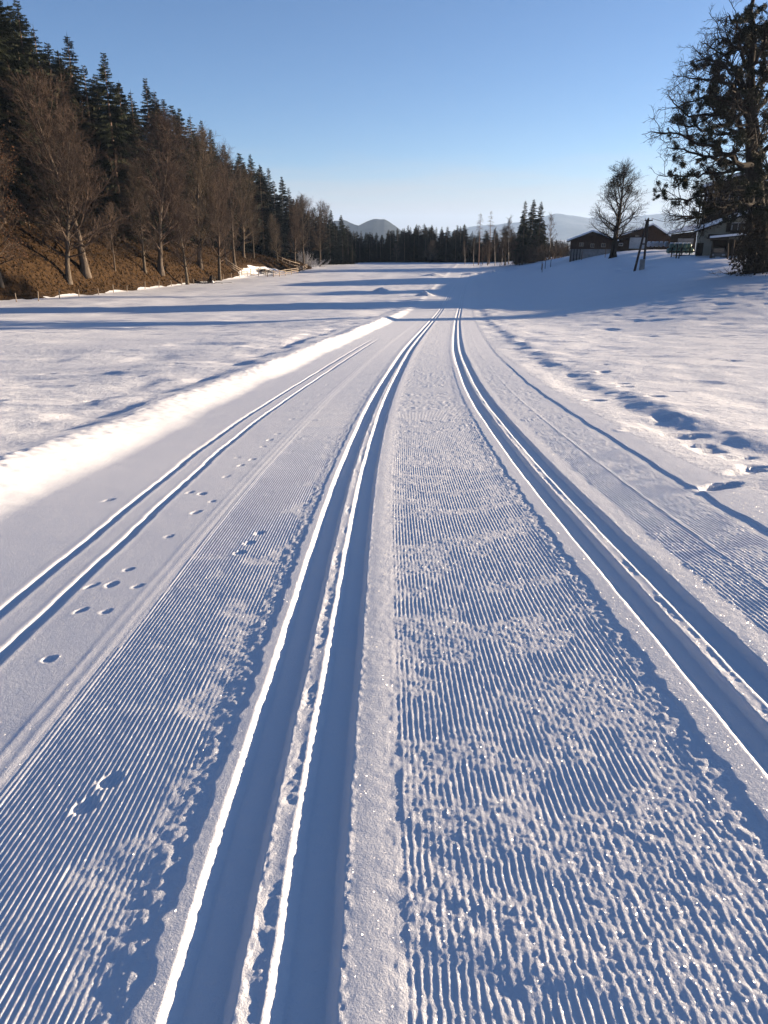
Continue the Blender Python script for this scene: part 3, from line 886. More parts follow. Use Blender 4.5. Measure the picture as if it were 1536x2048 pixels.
for j, (px, d, top) in enumerate([(20, 12, -95), (75, 20, 2), (118, 18, 46), (140, 20, 78), (160, 14, 96), (205, 13, 120), (226, 12, 142), (268, 13, 160), (290, 14, 176), (335, 13, 178), (365, 15, 205), (400, 14, 226), (460, 14, 286), (490, 13, 302), (528, 12, 324), (-5, 16, -150), (40, 22, -50), (8, 9, 40), (48, 10, 90)]):
    spruce_at(px, d, top, (0, 2, 3)[j % 3], 'dark green spruce in the dense forest on the left hillside', 1.1)
placed = []
n_ok = 0
for i in range(6000):
    y = RNG.uniform(58, 262); d = RNG.uniform(8, 40)
    if y < 195 and d < 11: continue
    x = float(edge_x(y)) - d / .95
    b = ground(x, y)
    px, py = project(b)
    if px < -260 or px > 760: continue
    if any((x - q[0]) ** 2 + (y - q[1]) ** 2 < 2.7 ** 2 for q in placed): continue
    lim = sky_limit(px) + 8 + RNG.uniform(0, 34)
    h = min(RNG.uniform(17, 29), height_to(b, lim))
    if h < 7: continue
    placed.append((x, y)); n_ok += 1
    plant(SPRUCE[int(RNG.integers(0, 4))] if y < 190 else FAR[int(RNG.integers(0, 3))], 'spruce_tree', b - Vector((0, 0, .2)), h, 20.0, RNG.uniform(0, 6.28),
          'dark green spruce in the dense forest on the left hillside', 'tree', 'spruces of the hillside forest', RNG.uniform(.85, 1.15))
    if n_ok >= 262: break

for i in range(34):
    px = 585 + (i % 17) * 7.6 + RNG.uniform(-3, 3); b = spot(px, 236 + 14 * (i // 17) + RNG.uniform(0, 8) + max(0, px - 640) * .1)
    plant(FAR[i % 3], 'spruce_tree', b - Vector((0, 0, .2)), height_to(b, sky_limit(px) + 3 + RNG.uniform(0, 26)), 20.0, RNG.uniform(0, 6.28),
          'dark spruce at the low end of the hillside, behind the frosted bush', 'tree', 'spruces at the end of the hillside', RNG.uniform(.9, 1.2))

# leafless trees along the foot of the slope: (px, py of the foot, py of the top, prototype, label)
def bare_at(px, py, top, k, label, wide=1.0, rz=0.0, proto=None, name='bare_tree', group='leafless trees at the foot of the hillside'):
    b = hit(px, py); h = height_to(b, top)
    return plant(proto or BARE[k], name, b - Vector((0, 0, .25)), h, BARE_H, rz, label, 'tree', group, wide)
r_ = bare_at(3, 574, 268, 0, 'tree with withered reddish leaves at the left edge of the picture', 1.0, .5, LEAFY, 'withered_tree', None)
obj('leaves', LEAFY['leaves'], r_)
bare_at(137, 566, 250, 1, 'forked leafless tree standing in front of the tallest grey one', 1.15, .2)
bare_at(172, 553, 158, 0, 'tallest grey leafless tree with a wide egg-shaped crown on the left', 1.3, 1.2)
bare_at(322, 550, 225, 2, 'broad leafless tree with low spreading limbs right of the pointed spruce', 1.15, 2.1)
bare_at(400, 536, 262, 0, 'leafless tree with long low limbs above the dark stump', 1.15, 3.0)
bare_at(487, 517, 335, 1, 'reddish leafless tree on the slope above the rail fence', 1.2, .9)
bare_at(508, 519, 385, 3, 'thin dark leafless tree right of the reddish one', .9, .3)
bare_at(527, 512, 372, 3, 'slender leafless tree between the thin one and the last tall spruce', 1.0, 1.3)
bare_at(607, 530, 386, 3, 'tall thin leafless tree rising beside the frosted bush', 1.2, 2.6)
bare_at(626, 521, 400, 0, 'round leafless tree behind the frosted bush', .9, .6)
bare_at(645, 518, 412, 2, 'leafless tree at the far end of the brown bank', .8, .6)
bare_at(452, 525, 330, 3, 'leaning young leafless tree above the end of the rail fence', .9, 4.0)
bare_at(440, 530, 345, 3, 'young leafless tree left of the leaning one above the rail fence', .8, 5.0)
BACK = [f'leafless tree standing back among the spruces, {w}' for w in ('between the pointed spruce and the low-limbed tree', 'above the withered tree', 'hidden low behind the pointed spruce', 'right of the low-limbed tree', 'above the young leaning tree', 'left of the free-standing spruce tip', 'under the last tall spruce', 'right of the last tall spruce', 'nearest the far wood', 'at the left edge behind the withered leaves', 'behind the low-limbed tree')]
for j_, (px, fwd, top, k, w) in enumerate([(290, 128, 330, 2, .9), (60, 112, 330, 0, .9), (230, 120, 400, 3, 1.1), (375, 136, 330, 0, .8), (440, 150, 330, 1, .9), (470, 165, 285, 3, 1.1), (555, 192, 430, 2, .8), (590, 205, 398, 1, .9), (640, 225, 400, 3, 1.2)]):
    b = spot(px, fwd); h = height_to(b, top)
    plant(BARE[k], 'bare_tree', b - Vector((0, 0, .25)), h, BARE_H, RNG.uniform(0, 6.28), BACK[j_], 'tree', 'leafless trees among the spruces', w)

# ------------------------------------------------------------------ far wood beyond the field
FAR_X = [640, 700, 730, 760, 790, 815, 850, 880, 905, 925, 945, 975, 1010, 1100, 1125, 1140]
FAR_Y = [440, 448, 462, 455, 448, 446, 443, 450, 447, 442, 455, 455, 452, 470, 480, 486]
for i in range(230):
    px = RNG.uniform(690, 1150) if i > 25 else RNG.uniform(640, 700)
    row = i % 3
    fwd = 264 + row * 7 + RNG.uniform(0, 7)
    if px > 1000: fwd -= 10
    b = spot(px, fwd)
    top = np.interp(px, FAR_X, FAR_Y) + RNG.uniform(0, 16) + (0 if row else 6)
    h = height_to(b, top)
    if h < 3: continue
    plant(FAR[i % 3], 'far_spruce_tree', b - Vector((0, 0, .3)), h, 20.0, RNG.uniform(0, 6.28), 'dark spruce in the far wood that closes the snow field', 'tree', 'spruces of the far wood', RNG.uniform(.95, 1.35))
def far_bare(px, fwd, top, k, label, wide=1.0, name='bare_tree', proto=None, ph=BARE_H, group=None, mix=None):
    b = spot(px, fwd); h = height_to(b, top)
    return plant(proto or BARE[k], name, b - Vector((0, 0, .2)), h, ph, RNG.uniform(0, 6.28), label, 'tree', group, wide)
far_bare(860, 258, 480, 2, 'small rounded leafless tree in front of the dark far wood', 1.5)
far_bare(793, 260, 485, 3, 'faint leafless tree at the left part of the far wood', 1.5)
# group right of the trail: larches, birches, spruces
far_bare(957, 236, 424, 0, 'left one of two bare larches above the trail end', 1.0, 'larch_tree', LARCH, 20.0)
far_bare(978, 240, 420, 0, 'right one of two bare larches above the trail end', .9, 'larch_tree', LARCH2, 20.0)
for (px, fwd, top, lab) in [(947, 232, 470, 'short pale-trunked birch left of the two larches'), (990, 222, 452, 'white-trunked birch right of the two larches'), (1003, 226, 458, 'thin birch left of the dark spruce group'), (930, 240, 478, 'thinnest birch at the left of the larches'), (1098, 205, 424, 'tall birch standing right of the dark spruce group'), (1017, 222, 430, 'birch whose crown touches the left side of the dark spruce group')]:
    far_bare(px, fwd, top, 0, lab, 1.2, 'birch_tree', BIRCH, BIRCH_H, 'birches by the trail end')
for (px, fwd, top, k, w, lab) in [(1044, 208, 398, 1, 1.0, 'left tip of the dark spruce group right of the trail end'), (1060, 212, 396, 2, .9, 'middle tip of the dark spruce group right of the trail end'), (1075, 206, 400, 0, 1.0, 'right tip of the dark spruce group right of the trail end'), (1040, 216, 425, 2, .9, 'low spruce at the left of the dark spruce group'), (1083, 210, 440, 0, .9, 'low spruce at the right of the dark spruce group')]:
    b = spot(px, fwd); plant(SPRUCE[k], 'spruce_tree', b - Vector((0, 0, .2)), height_to(b, top), 20.0, RNG.uniform(0, 6.28), lab, 'tree', 'dark spruce group', w)
for (px, fwd, top, k), w_ in zip([(1010, 218, 452, 2), (1030, 215, 470, 0), (975, 232, 480, 1), (1075, 206, 470, 2), (1115, 205, 480, 0), (1105, 202, 490, 1), (965, 238, 490, 3), (1000, 216, 488, 3)], ['touching the left side of the dark spruce group', 'in front of the low left spruce', 'between the two larches', 'in front of the dark spruce group', 'right of the tall birch', 'below the tall birch', 'under the left larch', 'beside the thin birch']):
    far_bare(px, fwd, top, k, f'brown leafless undergrowth tree {w_}', 1.3, group='undergrowth trees by the trail end')
for j, (px, fwd) in enumerate([(1118, 200), (1108, 196), (1128, 204), (1065, 200), (1040, 204), (1090, 198)]):
    o = obj('leafless_bush', BUSH[j % 2], None, spot(px, fwd), (0, 0, j)); o.scale = (1.5, 1.5, 1.35)
    tag(o, 'brown leafless bush ' + ['right of the tall birch', 'below the tall birch', 'nearest the smaller barn', 'under the middle of the dark spruce group', 'under the left of the dark spruce group', 'between spruce group and tall birch'][j], 'bush', 'bushes by the spruce group')

# ------------------------------------------------------------------ the great tree on the right, full of mistletoe
TB = hit(1518, 546)                        # its foot
TS = None
def great_tree():
    rng = np.random.default_rng(91)
    fwd = TB.y
    def q(px, py, dep=0.0):                # a point of the crown, in metres from the foot
        p = at(px, py, fwd + dep); return np.array([p.x - TB.x, p.y - TB.y, p.z - TB.z])
    root = empty('mistletoe_tree', TB - Vector((0, 0, .2)), 0, 'huge dark tree full of mistletoe clumps at the right edge, before the chalet', 'tree')
    def curve(pts, r0, r1, n=14):
        P = np.array(pts, float); t = np.linspace(0, 1, len(P)); tt = np.linspace(0, 1, n)
        X = np.stack([np.interp(tt, t, P[:, i]) for i in range(3)], 1)
        for _ in range(2): X[1:-1] = .25 * X[:-2] + .5 * X[1:-1] + .25 * X[2:]
        X[1:-1] += rng.standard_normal((n - 2, 3)) * .10
        R = r0 + (r1 - r0) * tt ** .8
        D = np.gradient(X, axis=0); D /= np.linalg.norm(D, axis=1, keepdims=True)
        return [x for x in X], [d for d in D], list(R)
    base = np.array([0, 0, -.3])
    trunk = curve([base, q(1520, 470), q(1516, 400), q(1506, 330), q(1500, 240, -.5), q(1502, 150, -.8), q(1506, 70), q(1512, -30)], .95, .12, 18)
    trunk[2][0] = 1.35; trunk[2][1] = 1.05
    spec_l = [  # pixel paths of the main limbs with a real depth
        ([q(1510, 385), q(1470, 372, -1.5), q(1430, 385, -3), q(1385, 392, -4), (q(1325, 392, -5))], .30),
        ([q(1512, 410), q(1480, 395, 1), q(1440, 412, 2.5), q(1400, 425, 4), q(1352, 436, 5)], .24),
        ([q(1508, 350), q(1470, 322, 1), q(1430, 312, 2), q(1385, 300, 3), q(1335, 290, 4)], .34),
        ([q(1505, 335), q(1478, 318, -2), q(1450, 300, -3.5), q(1408, 284, -5), q(1350, 262, -6), q(1308, 258, -6.5)], .30),
        ([q(1502, 280), q(1480, 240, 1), q(1455, 215, 2), q(1420, 232, 2.5), q(1370, 222, 3.5), q(1338, 185, 4)], .32),
        ([q(1500, 250), q(1480, 200, -2), q(1468, 165, -3), q(1440, 150, -4), q(1400, 160, -5), q(1368, 145, -6)], .28),
        ([q(1500, 200), q(1478, 140, 2), q(1455, 110, 3), q(1432, 95, 4), q(1410, 80, 4.5)], .22),
        ([q(1502, 150), q(1485, 100, -1), q(1475, 60, -2), q(1468, 25, -2)], .18),
        ([q(1504, 140), q(1525, 90, -2), q(1545, 30, -3), q(1560, -20, -3)], .22),
        ([q(1508, 320), q(1550, 280, -2), q(1600, 240, -3), q(1680, 220, -4)], .36),
        ([q(1510, 360), q(1560, 340, 3), q(1640, 330, 5), q(1720, 320, 6)], .32),
        ([q(1504, 230), q(1560, 160, 2), q(1620, 110, 4), q(1660, 70, 5)], .30),
        ([q(1506, 300), q(1520, 260, 5), q(1510, 200, 9), q(1500, 160, 11)], .28),
        ([q(1506, 310), q(1515, 280, -5), q(1500, 230, -8), q(1470, 190, -10)], .26),
        ([q(1512, 390), q(1495, 385, 5), q(1470, 372, 8), q(1440, 360, 10)], .26),
        ([q(1512, 395), q(1500, 402, -4), q(1462, 408, -7), q(1425, 405, -8)], .22),
        ([q(1514, 420), q(1560, 400, -3), q(1610, 400, -5), q(1660, 410, -6)], .26),
        ([q(1500, 255), q(1470, 262, 4), q(1430, 262, 6), q(1395, 268, 8)], .22),
        ([q(1502, 180), q(1540, 140, -3), q(1580, 60, -5)], .22),
        ([q(1510, 400), q(1450, 420, -2), q(1400, 430, -3), q(1340, 425, -4)], .2),
        ([q(1505, 330), q(1440, 340, 2), q(1390, 350, 3), q(1318, 345, 4)], .22),
        ([q(1500, 230), q(1450, 190, -1), q(1400, 195, -2), q(1345, 212, -3)], .22),
        ([q(1500, 190), q(1460, 130, 0), q(1420, 110, 0), q(1380, 118, 0)], .2),
        ([q(1503, 130), q(1470, 85, 1), q(1440, 70, 2), q(1415, 95, 2)], .18),
        ([q(1500, 210), q(1440, 255, 0), q(1400, 250, -2), q(1338, 238, -2)], .2),
        ([q(1506, 120), q(1488, 60, 0), q(1462, 25, 1), q(1445, 40, 1)], .16),
    ]
    TZ = np.array([p[2] for p in trunk[0]])
    for p, r in spec_l:                    # every limb starts inside the trunk
        z = p[0][2]; p[0] = np.array([np.interp(z, TZ, [t[i] for t in trunk[0]]) for i in range(3)])
    limbs = [curve(p, r * .8, .035) for p, r in spec_l]
    twigs, tips = [], []
    sub = []
    for (P, D, R) in limbs:                # gnarled second-order limbs
        Ll = sum(np.linalg.norm(P[i + 1] - P[i]) for i in range(len(P) - 1))
        for k in range(int(Ll * 1.45)):
            t = rng.uniform(.22, .98); i = min(int(t * 13), 12)
            d = side_dir(rng, D[i], rng.uniform(.5, 1.1)); d = unit(d + np.array([0, 0, .12]))
            sub.append(run(rng, P[i], d, rng.uniform(1.2, 3.0) * (1.15 - .5 * t), R[i] * .5, .02, 6, .22, .02))
    segs1 = []
    for (P, D, R) in sub: add_run(segs1, P, R)
    main = [limb(P, R, 8, rng, .06) for (P, D, R) in limbs]
    spec = dict(n2=1.9, n3=4.4, n4=3, l2=1.15, l3=.55, l4=.36, ang=(.5, 1.15), wig=.24, lift=.02, **{'from': .25})
    segs = ramify(rng, limbs + sub, spec, twigs, tips, .008)
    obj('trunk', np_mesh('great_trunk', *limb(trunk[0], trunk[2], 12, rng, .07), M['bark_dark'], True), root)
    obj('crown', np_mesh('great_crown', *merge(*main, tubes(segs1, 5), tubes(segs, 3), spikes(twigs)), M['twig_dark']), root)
    # mistletoe: rounded evergreen clumps on the limbs
    def clump(seed, n=1500):
        r2 = np.random.default_rng(seed)
        v = r2.standard_normal((n, 3)); v /= np.linalg.norm(v, axis=1, keepdims=True)
        rad = r2.uniform(.1, 1.0, (n, 1)) ** .5 * (1 + .25 * r2.standard_normal((n, 1)))
        cen = r2.standard_normal((7, 3)) * .42; pts = cen[r2.integers(0, 7, n)] + v * rad * .52 * r2.uniform(.6, 1.2)
        lv = leaf_cards(r2, pts, .13, .1)
        st = [(0, 0, -.2, *pts[i], .02, .008) for i in range(0, n, 12)]
        return np_mesh('mistletoe', *merge(lv, tubes(st, 3)), M['mistletoe'])
    cl = [clump(s) for s in (1, 2, 3, 4)]
    m_px = TB.y / math.cos(PITCH) / F_PX * .96
    spots = [(1363, 230, 19, 3), (1445, 195, 30, 0), (1432, 162, 26, 2), (1416, 121, 14, 3), (1435, 125, 21, 1), (1510, 49, 32, 0), (1523, 16, 16, -2), (1412, 279, 17, -3), (1365, 322, 15, 4),
             (1367, 355, 19, -3), (1326, 375, 14, -5), (1314, 390, 9, -5), (1508, 92, 28, 2), (1520, 176, 26, -2), (1523, 117, 26, 1), (1468, 203, 24, 2), (1410, 234, 12, 3), (1383, 267, 14, -5),
             (1395, 172, 12, -4), (1345, 345, 12, 3), (1352, 288, 10, 4), (1388, 345, 14, 3), (1470, 40, 12, -2), (1448, 78, 12, 4), (1478, 135, 18, -1), (1532, 230, 24, -3), (1530, 270, 20, 4), (1498, 208, 18, 5), (1460, 240, 14, -6),
             (1420, 340, 13, 6), (1395, 378, 16, -3), (1440, 365, 14, 2), (1482, 268, 16, -8), (1505, 300, 22, 3), (1475, 300, 13, 5), (1528, 60, 22, 3), (1533, 330, 24, -4), (1500, 370, 22, -5), (1465, 345, 14, -4), (1430, 305, 10, 2), (1375, 205, 9, 3), (1480, 172, 16, 3), (1492, 20, 10, -2), (1405, 130, 9, 4),
             (1448, 278, 11, 5), (1425, 255, 10, -4), (1340, 262, 8, -6), (1405, 400, 12, -6), (1375, 400, 9, 4), (1470, 395, 14, -6), (1445, 225, 12, 3), (1404, 205, 10, 3), (1515, 390, 24, 3), (1525, 420, 22, -2), (1560, 250, 30, 0), (1590, 180, 30, 2), (1570, 110, 28, -2), (1600, 300, 28, 3), (1352, 400, 10, -4), (1390, 418, 13, 3), (1425, 412, 15, -7), (1455, 425, 14, 2), (1482, 420, 18, -3), (1445, 318, 14, -2), (1415, 195, 13, -2), (1390, 238, 12, -2), (1460, 100, 16, 3), (1485, 75, 18, 0), (1350, 310, 9, 4), (1435, 350, 13, 3), (1400, 318, 12, 3)]
    spots += [(px + rng.normal() * r * .9, py + rng.normal() * r * .9, r * .72, dep + rng.normal() * 1.5) for (px, py, r, dep) in spots if px > 1390]
    for k, (px, py, r, dep) in enumerate(spots):
        c = obj('mistletoe_clump', cl[k % 4], root, q(px, py, dep), tuple(rng.uniform(0, 6.28, 3)))
        c['kind'] = 'stuff'; s = r * m_px * rng.uniform(.84, 1.04); c.scale = (s, s, s * .9)
    # ivy and hanging dead creepers round the trunk
    n = 2900
    hgt = rng.uniform(0, 1, n) ** .9 * 5.6; az = rng.uniform(0, 6.28, n); rr = (1.0 + .55 * (1 - hgt / 5.6)) * rng.uniform(.75, 1.65, n)
    pts = np.stack([rr * np.cos(az), rr * np.sin(az), hgt], 1)
    st = []
    for i in range(520):
        a = rng.uniform(0, 6.28); h0 = rng.uniform(1.0, 6.5); r0 = rng.uniform(.9, 2.0)
        p = np.array([r0 * math.cos(a), r0 * math.sin(a), h0]); P, D, R = run(rng, p, unit(np.array([math.cos(a) * .3, math.sin(a) * .3, -1])), rng.uniform(.8, 2.4), .014, .006, 4, .12, -.1); add_run(st, P, R)
    obj('ivy', np_mesh('trunk_ivy', *merge(leaf_cards(rng, pts, .28, .9), tubes(st, 3)), M['ivy']), root)
    # suckers and fallen twigs at the foot
    st = []
    for i in range(240):
        a = rng.uniform(0, 6.28); r0 = abs(rng.normal()) * 1.7 + .5; p = np.array([r0 * math.cos(a), r0 * math.sin(a), .1])
        P, D, R = run(rng, p, unit(np.array([math.cos(a), math.sin(a), rng.uniform(-.05, .5)])), rng.uniform(.3, 1.0), .016, .006, 3, .25, -.02); add_run(st, P, R)
    obj('suckers', np_mesh('trunk_suckers', *tubes(st, 3), M['twig_dark']), root)
great_tree()

# ------------------------------------------------------------------ lone leafless tree by the barns
t_, c_, _ = bare_tree(61, 15.0, 5.0, clear=.20, n1=32, upright=.85, dens=1.2, r0=.5, wob=.012)
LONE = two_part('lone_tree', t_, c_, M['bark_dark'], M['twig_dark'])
b_ = spot(1226, 126)
lone = plant(LONE, 'lone_tree', b_ - Vector((0, 0, .25)), height_to(b_, 336), 15.0, .7, 'lone leafless tree with a domed crown in front of the barns', 'tree', None, 1.35)
cl_ = leaf_cards(np.random.default_rng(8), np.random.default_rng(9).standard_normal((260, 3)) * .45, .25)
cm_ = np_mesh('lone_mistletoe', *cl_, M['mistletoe'])
for (a, b, c) in [(-.5, .2, 13.6), (.2, -.2, 14.2), (-1.2, .4, 12.6), (2.6, .3, 12.2), (.1, .3, 12.7)]:
    o = obj('mistletoe_clump', cm_, lone, (a, b, c)); o['kind'] = 'stuff'; o.scale = (.8, .8, .8)

# ------------------------------------------------------------------ building materials and box parts
M['barn_wood'] = noisy('barn_boards', (.045, .024, .015), (.080, .042, .025), 3.0, .85, .1, bump=.01, bscale=6, stretch=(4, 4, .4))
M['concrete'] = noisy('concrete', (.20, .19, .18), (.30, .29, .27), 1.5, .9, .1)
M['dark_wood'] = noisy('dark_timber', (.022, .016, .012), (.05, .036, .026), 4.0, .85, .1, stretch=(1, 1, .3))
M['cream'] = noisy('cream_render', (.27, .25, .19), (.35, .32, .25), 1.2, .9, .1)
M['white_paint'] = noisy('white_paint', (.40, .39, .38), (.50, .49, .47), 2.0, .6, .3)
M['glass'] = mat('window_glass', (.02, .025, .03), .08, .6)
M['roof_snow'] = noisy('roof_snow', (.82, .83, .85), (.88, .89, .90), 2.0, .6, .2, bump=.04, bscale=2.0)
M['wrap_white'] = noisy('white_bale_wrap', (.40, .41, .43), (.55, .56, .58), 3.0, .35, .5, bump=.02, bscale=4)
M['wrap_green'] = noisy('green_bale_wrap', (.03, .085, .072), (.06, .14, .12), 2.5, .35, .5, bump=.02, bscale=4, rand=.15)
M['pole'] = noisy('pole_wood', (.035, .026, .02), (.08, .06, .045), 5.0, .9, .1, stretch=(1, 1, .2))
M['old_wood'] = noisy('weathered_rail', (.16, .13, .10), (.34, .29, .23), 3.0, .9, .1, rand=.2)
M['wire'] = mat('fence_wire', (.10, .10, .10), .5, .4)
M['wire'].node_tree.nodes['Principled BSDF'].inputs['Metallic'].default_value = .7
M['metal_box'] = noisy('grey_box_paint', (.16, .17, .17), (.22, .23, .23), 2.0, .5, .4)
M['car_paint'] = mat('dark_car_paint', (.03, .035, .04), .3, .5)
M['rubber'] = mat('tyre_rubber', (.02, .02, .02), .8, .2)

def boxes(items):
    """items (cx, cy, cz, sx, sy, sz) -> one mesh's arrays"""
    out = []
    for (x, y, z, sx, sy, sz) in items:
        s = np.array([[a, b, c] for a in (-.5, .5) for b in (-.5, .5) for c in (-.5, .5)]) * np.array([sx, sy, sz]) + np.array([x, y, z])
        f = np.array([(0, 1, 3, 2), (4, 6, 7, 5), (0, 4, 5, 1), (2, 3, 7, 6), (0, 2, 6, 4), (1, 5, 7, 3)])
        out.append((s, f))
    return merge(*out)

def bobj(name, items, m, parent, bevel=.0):
    o = obj(name, np_mesh(name, *boxes(items), m), parent)
    if bevel:
        md = o.modifiers.new('bevel', 'BEVEL'); md.width = bevel; md.segments = 2
    return o

def extrude(poly, y0, y1):
    """polygon in x,z pulled from y0 to y1 (fan caps; convex outlines)"""
    n = len(poly)
    V = np.array([(x, y0, z) for x, z in poly] + [(x, y1, z) for x, z in poly], float)
    F = []
    for i in range(n):
        j = (i + 1) % n; F += [(i, j, n + j), (i, n + j, n + i)]
    for i in range(1, n - 1):
        F += [(0, i + 1, i), (n, n + i, n + i + 1)]
    return V, np.array(F)

def sloped_slab(x0, z0, x1, z1, y0, y1, th):
    return extrude([(x0, z0), (x1, z1), (x1, z1 + th), (x0, z0 + th)], y0, y1)

# ------------------------------------------------------------------ barns
def barn(name, px0, px1, pridge, fwd, py_foot, py_eave, py_ridge, label, plinth, depth):
    a = at(px0, py_foot, fwd); b = at(px1, py_foot, fwd); e = at(px0, py_eave, fwd).z; rz_ = at(px0, py_ridge, fwd).z; rx = at(pridge, py_ridge, fwd).x
    z0 = min(float(land(a.x, fwd)), float(land(b.x, fwd)), a.z) - .8
    bear = math.atan2((a.x + b.x) / 2, fwd)
    root = empty(name, (a.x, fwd, z0), -bear * 1.05, label, 'barn', 'wooden barns')
    CB = math.cos(bear); W = (b.x - a.x) * CB; he = e - z0; hr = rz_ - z0; r = (rx - a.x) * CB
    zp = plinth - z0 if plinth else .6
    obj('plinth', np_mesh('plinth', *boxes([(W / 2, depth / 2, zp / 2, W - .06, depth - .06, zp)]), M['concrete']), root)
    wall = obj('wall', np_mesh('wall', *extrude([(0, zp), (W, zp), (W, he), (r, hr), (0, he)], 0, depth), M['barn_wood']), root)
    return root, W, he, hr, r, zp, wall
def boards(root, W, zp, he, hr, r, step=.32):
    """upright cladding boards standing a little proud of the wall"""
    n = int(W / step)
    for i in range(n):
        x0 = W * i / n + .015; x1 = W * (i + 1) / n - .015; xm = (x0 + x1) / 2
        top = he + (hr - he) * (xm / r if xm < r else (W - xm) / (W - r)) - .12
        bobj('board', [((x0 + x1) / 2, -.02 - .008 * (i % 2), (zp + .03 + top) / 2, x1 - x0, .04, top - zp - .03)], M['barn_wood'], root)
def gable_roof(root, W, he, hr, r, depth, over=.7):
    for nm, m_, dz, th, ex in (('roof', M['dark_wood'], .02, .16, 0), ('roof_snow', M['roof_snow'], .185, .30, -.06)):
        k0 = (hr - he) / r; k1 = (hr - he) / (W - r); o_ = over + ex
        obj(nm, np_mesh(nm, *merge(sloped_slab(-o_, he - k0 * o_ + dz, r, hr + dz, -o_, depth + o_, th), sloped_slab(r + .002, hr + dz, W + o_, he - k1 * o_ + dz, -o_, depth + o_, th)), m_), root)
def along(root, p): return (p.x - root.location.x) * math.cos(root.rotation_euler.z)
def window(root, x, z, w, h, y=-.07, name='window', m=None, fr=None):
    f = bobj(name, [(x - w / 2, y, z, .09, .10, h + .09), (x + w / 2, y, z, .09, .10, h + .09), (x, y, z - h / 2, w - .09, .10, .09), (x, y, z + h / 2, w - .09, .10, .09), (x, y, z, .05, .08, h - .09)], fr or M['white_paint'], root)
    bobj('pane', [(x, y + .02, z, w - .05, .03, h - .05)], m or M['glass'], f)
    return f

B1F = 152.0
rt1, W1, he1, hr1, r1, zp1, _ = barn('wooden_barn', 1138, 1226, 1186, B1F, 522, 482, 465, 'smaller brown wooden barn on a grey plinth left of the lone tree', at(1150, 498, B1F).z, 14.0)
boards(rt1, W1, zp1, he1, hr1, r1); gable_roof(rt1, W1, he1, hr1, r1, 14.0)
for px, py, w in ((1207, 490, .7), (1185, 491, .6), (1163, 489, .7)):
    p = at(px, py, B1F); window(rt1, along(rt1, p), p.z - rt1.location.z, w, .6, fr=M['old_wood'])
for i in range(4):
    bobj('post', [(.25 + i * .55, -.45, zp1 / 2, .14, .14, zp1)], M['dark_wood'], rt1)
B2F = 158.0
rt2, W2, he2, hr2, r2, zp2, _ = barn('wooden_barn', 1228, 1342, 1306, B2F, 500, 478, 452, 'larger brown barn with a white sliding door behind the lone tree', None, 18.0)
boards(rt2, W2, zp2, he2, hr2, r2, .4); gable_roof(rt2, W2, he2, hr2, r2, 18.0)
p = at(1275, 486, B2F)
d_ = bobj('sliding_door', [(along(rt2, p), -.12, p.z - rt2.location.z, 2.9, .08, 2.0)], M['white_paint'], rt2)
bobj('door_rail', [(along(rt2, p), -.2, p.z - rt2.location.z + 1.08, 3.6, .10, .12)], M['dark_wood'], d_)
p = at(1275, 472.5, B2F); bobj('sign_board', [(along(rt2, p), -.12, p.z - rt2.location.z, .75, .06, .42)], M['old_wood'], rt2)
p = at(1242, 489, B2F); window(rt2, along(rt2, p), p.z - rt2.location.z, .7, .45)
# low shed joining barn and chalet
S3F = 128.0
a = at(1336, 500, S3F); b = at(1386, 500, S3F); z0 = float(land(a.x, S3F)) - .6
sh = empty('low_shed', (a.x, S3F, z0), -math.atan2(a.x, S3F), 'low dark shed with a snow-covered roof between barn and chalet', 'shed')
Ws = b.x - a.x; hs0 = at(1336, 468, S3F).z - z0; hs1 = at(1372, 452, S3F).z - z0
obj('wall', np_mesh('wall', *extrude([(0.2, 0), (Ws, 0), (Ws, hs0 + .4), (.2, hs0 - .05)], 0, 8), M['dark_wood']), sh)
obj('roof', np_mesh('roof', *extrude([(-.5, hs0 - .1), (Ws * .75, hs0 + .45), (Ws + .5, hs0 + .62), (Ws + .5, hs0 + .75), (-.5, hs0)], -.7, 8.4), M['dark_wood']), sh)
obj('roof_snow', np_mesh('roof_snow', *extrude([(-.45, hs0 + .003), (Ws + .45, hs0 + .753), (Ws + .45, hs1 + .2), (Ws * .72, hs1 + .15), (-.45, hs0 + .26)], -.6, 8.3), M['roof_snow']), sh)
bobj('pale_door', [(Ws - 1.5, -.05, 2.0, 2.3, .06, 1.1)], M['concrete'], sh)
bobj('post', [(Ws - .15, -.5, hs0 / 2, .16, .16, hs0)], M['dark_wood'], sh)

# ------------------------------------------------------------------ wrapped bales
def bale_mesh(m):
    n = 14; V = []; prof_ = [(-.6, .0), (-.6, .42), (-.5, .56), (-.2, .60), (.2, .60), (.5, .56), (.6, .42), (.6, .0)]
    rg = np.random.default_rng(3)
    for (x, r) in prof_:
        for j in range(n):
            t = 2 * math.pi * j / n; rr = r * (1 + .03 * rg.standard_normal())
            V.append((x, rr * math.cos(t), .58 + rr * math.sin(t)))
    F = [(i * n + j, i * n + (j + 1) % n, (i + 1) * n + (j + 1) % n, (i + 1) * n + j) for i in range(len(prof_) - 1) for j in range(n)]
    return np_mesh('bale', V, F, m, True)
bw, bg = bale_mesh(M['wrap_white']), bale_mesh(M['wrap_green'])
snow_cap = np_mesh('bale_snow', *extrude([(-.5, 1.12), (.5, 1.12), (.42, 1.30), (-.38, 1.32)], -.3, .3), M['roof_snow'])
WB = ['leftmost white-wrapped bale in the row before the larger barn', 'second white-wrapped bale from the pole in the row before the barn', 'middle white-wrapped bale in the row before the larger barn', 'fourth white-wrapped bale in the row before the larger barn', 'rightmost white-wrapped bale, next to the green bales']
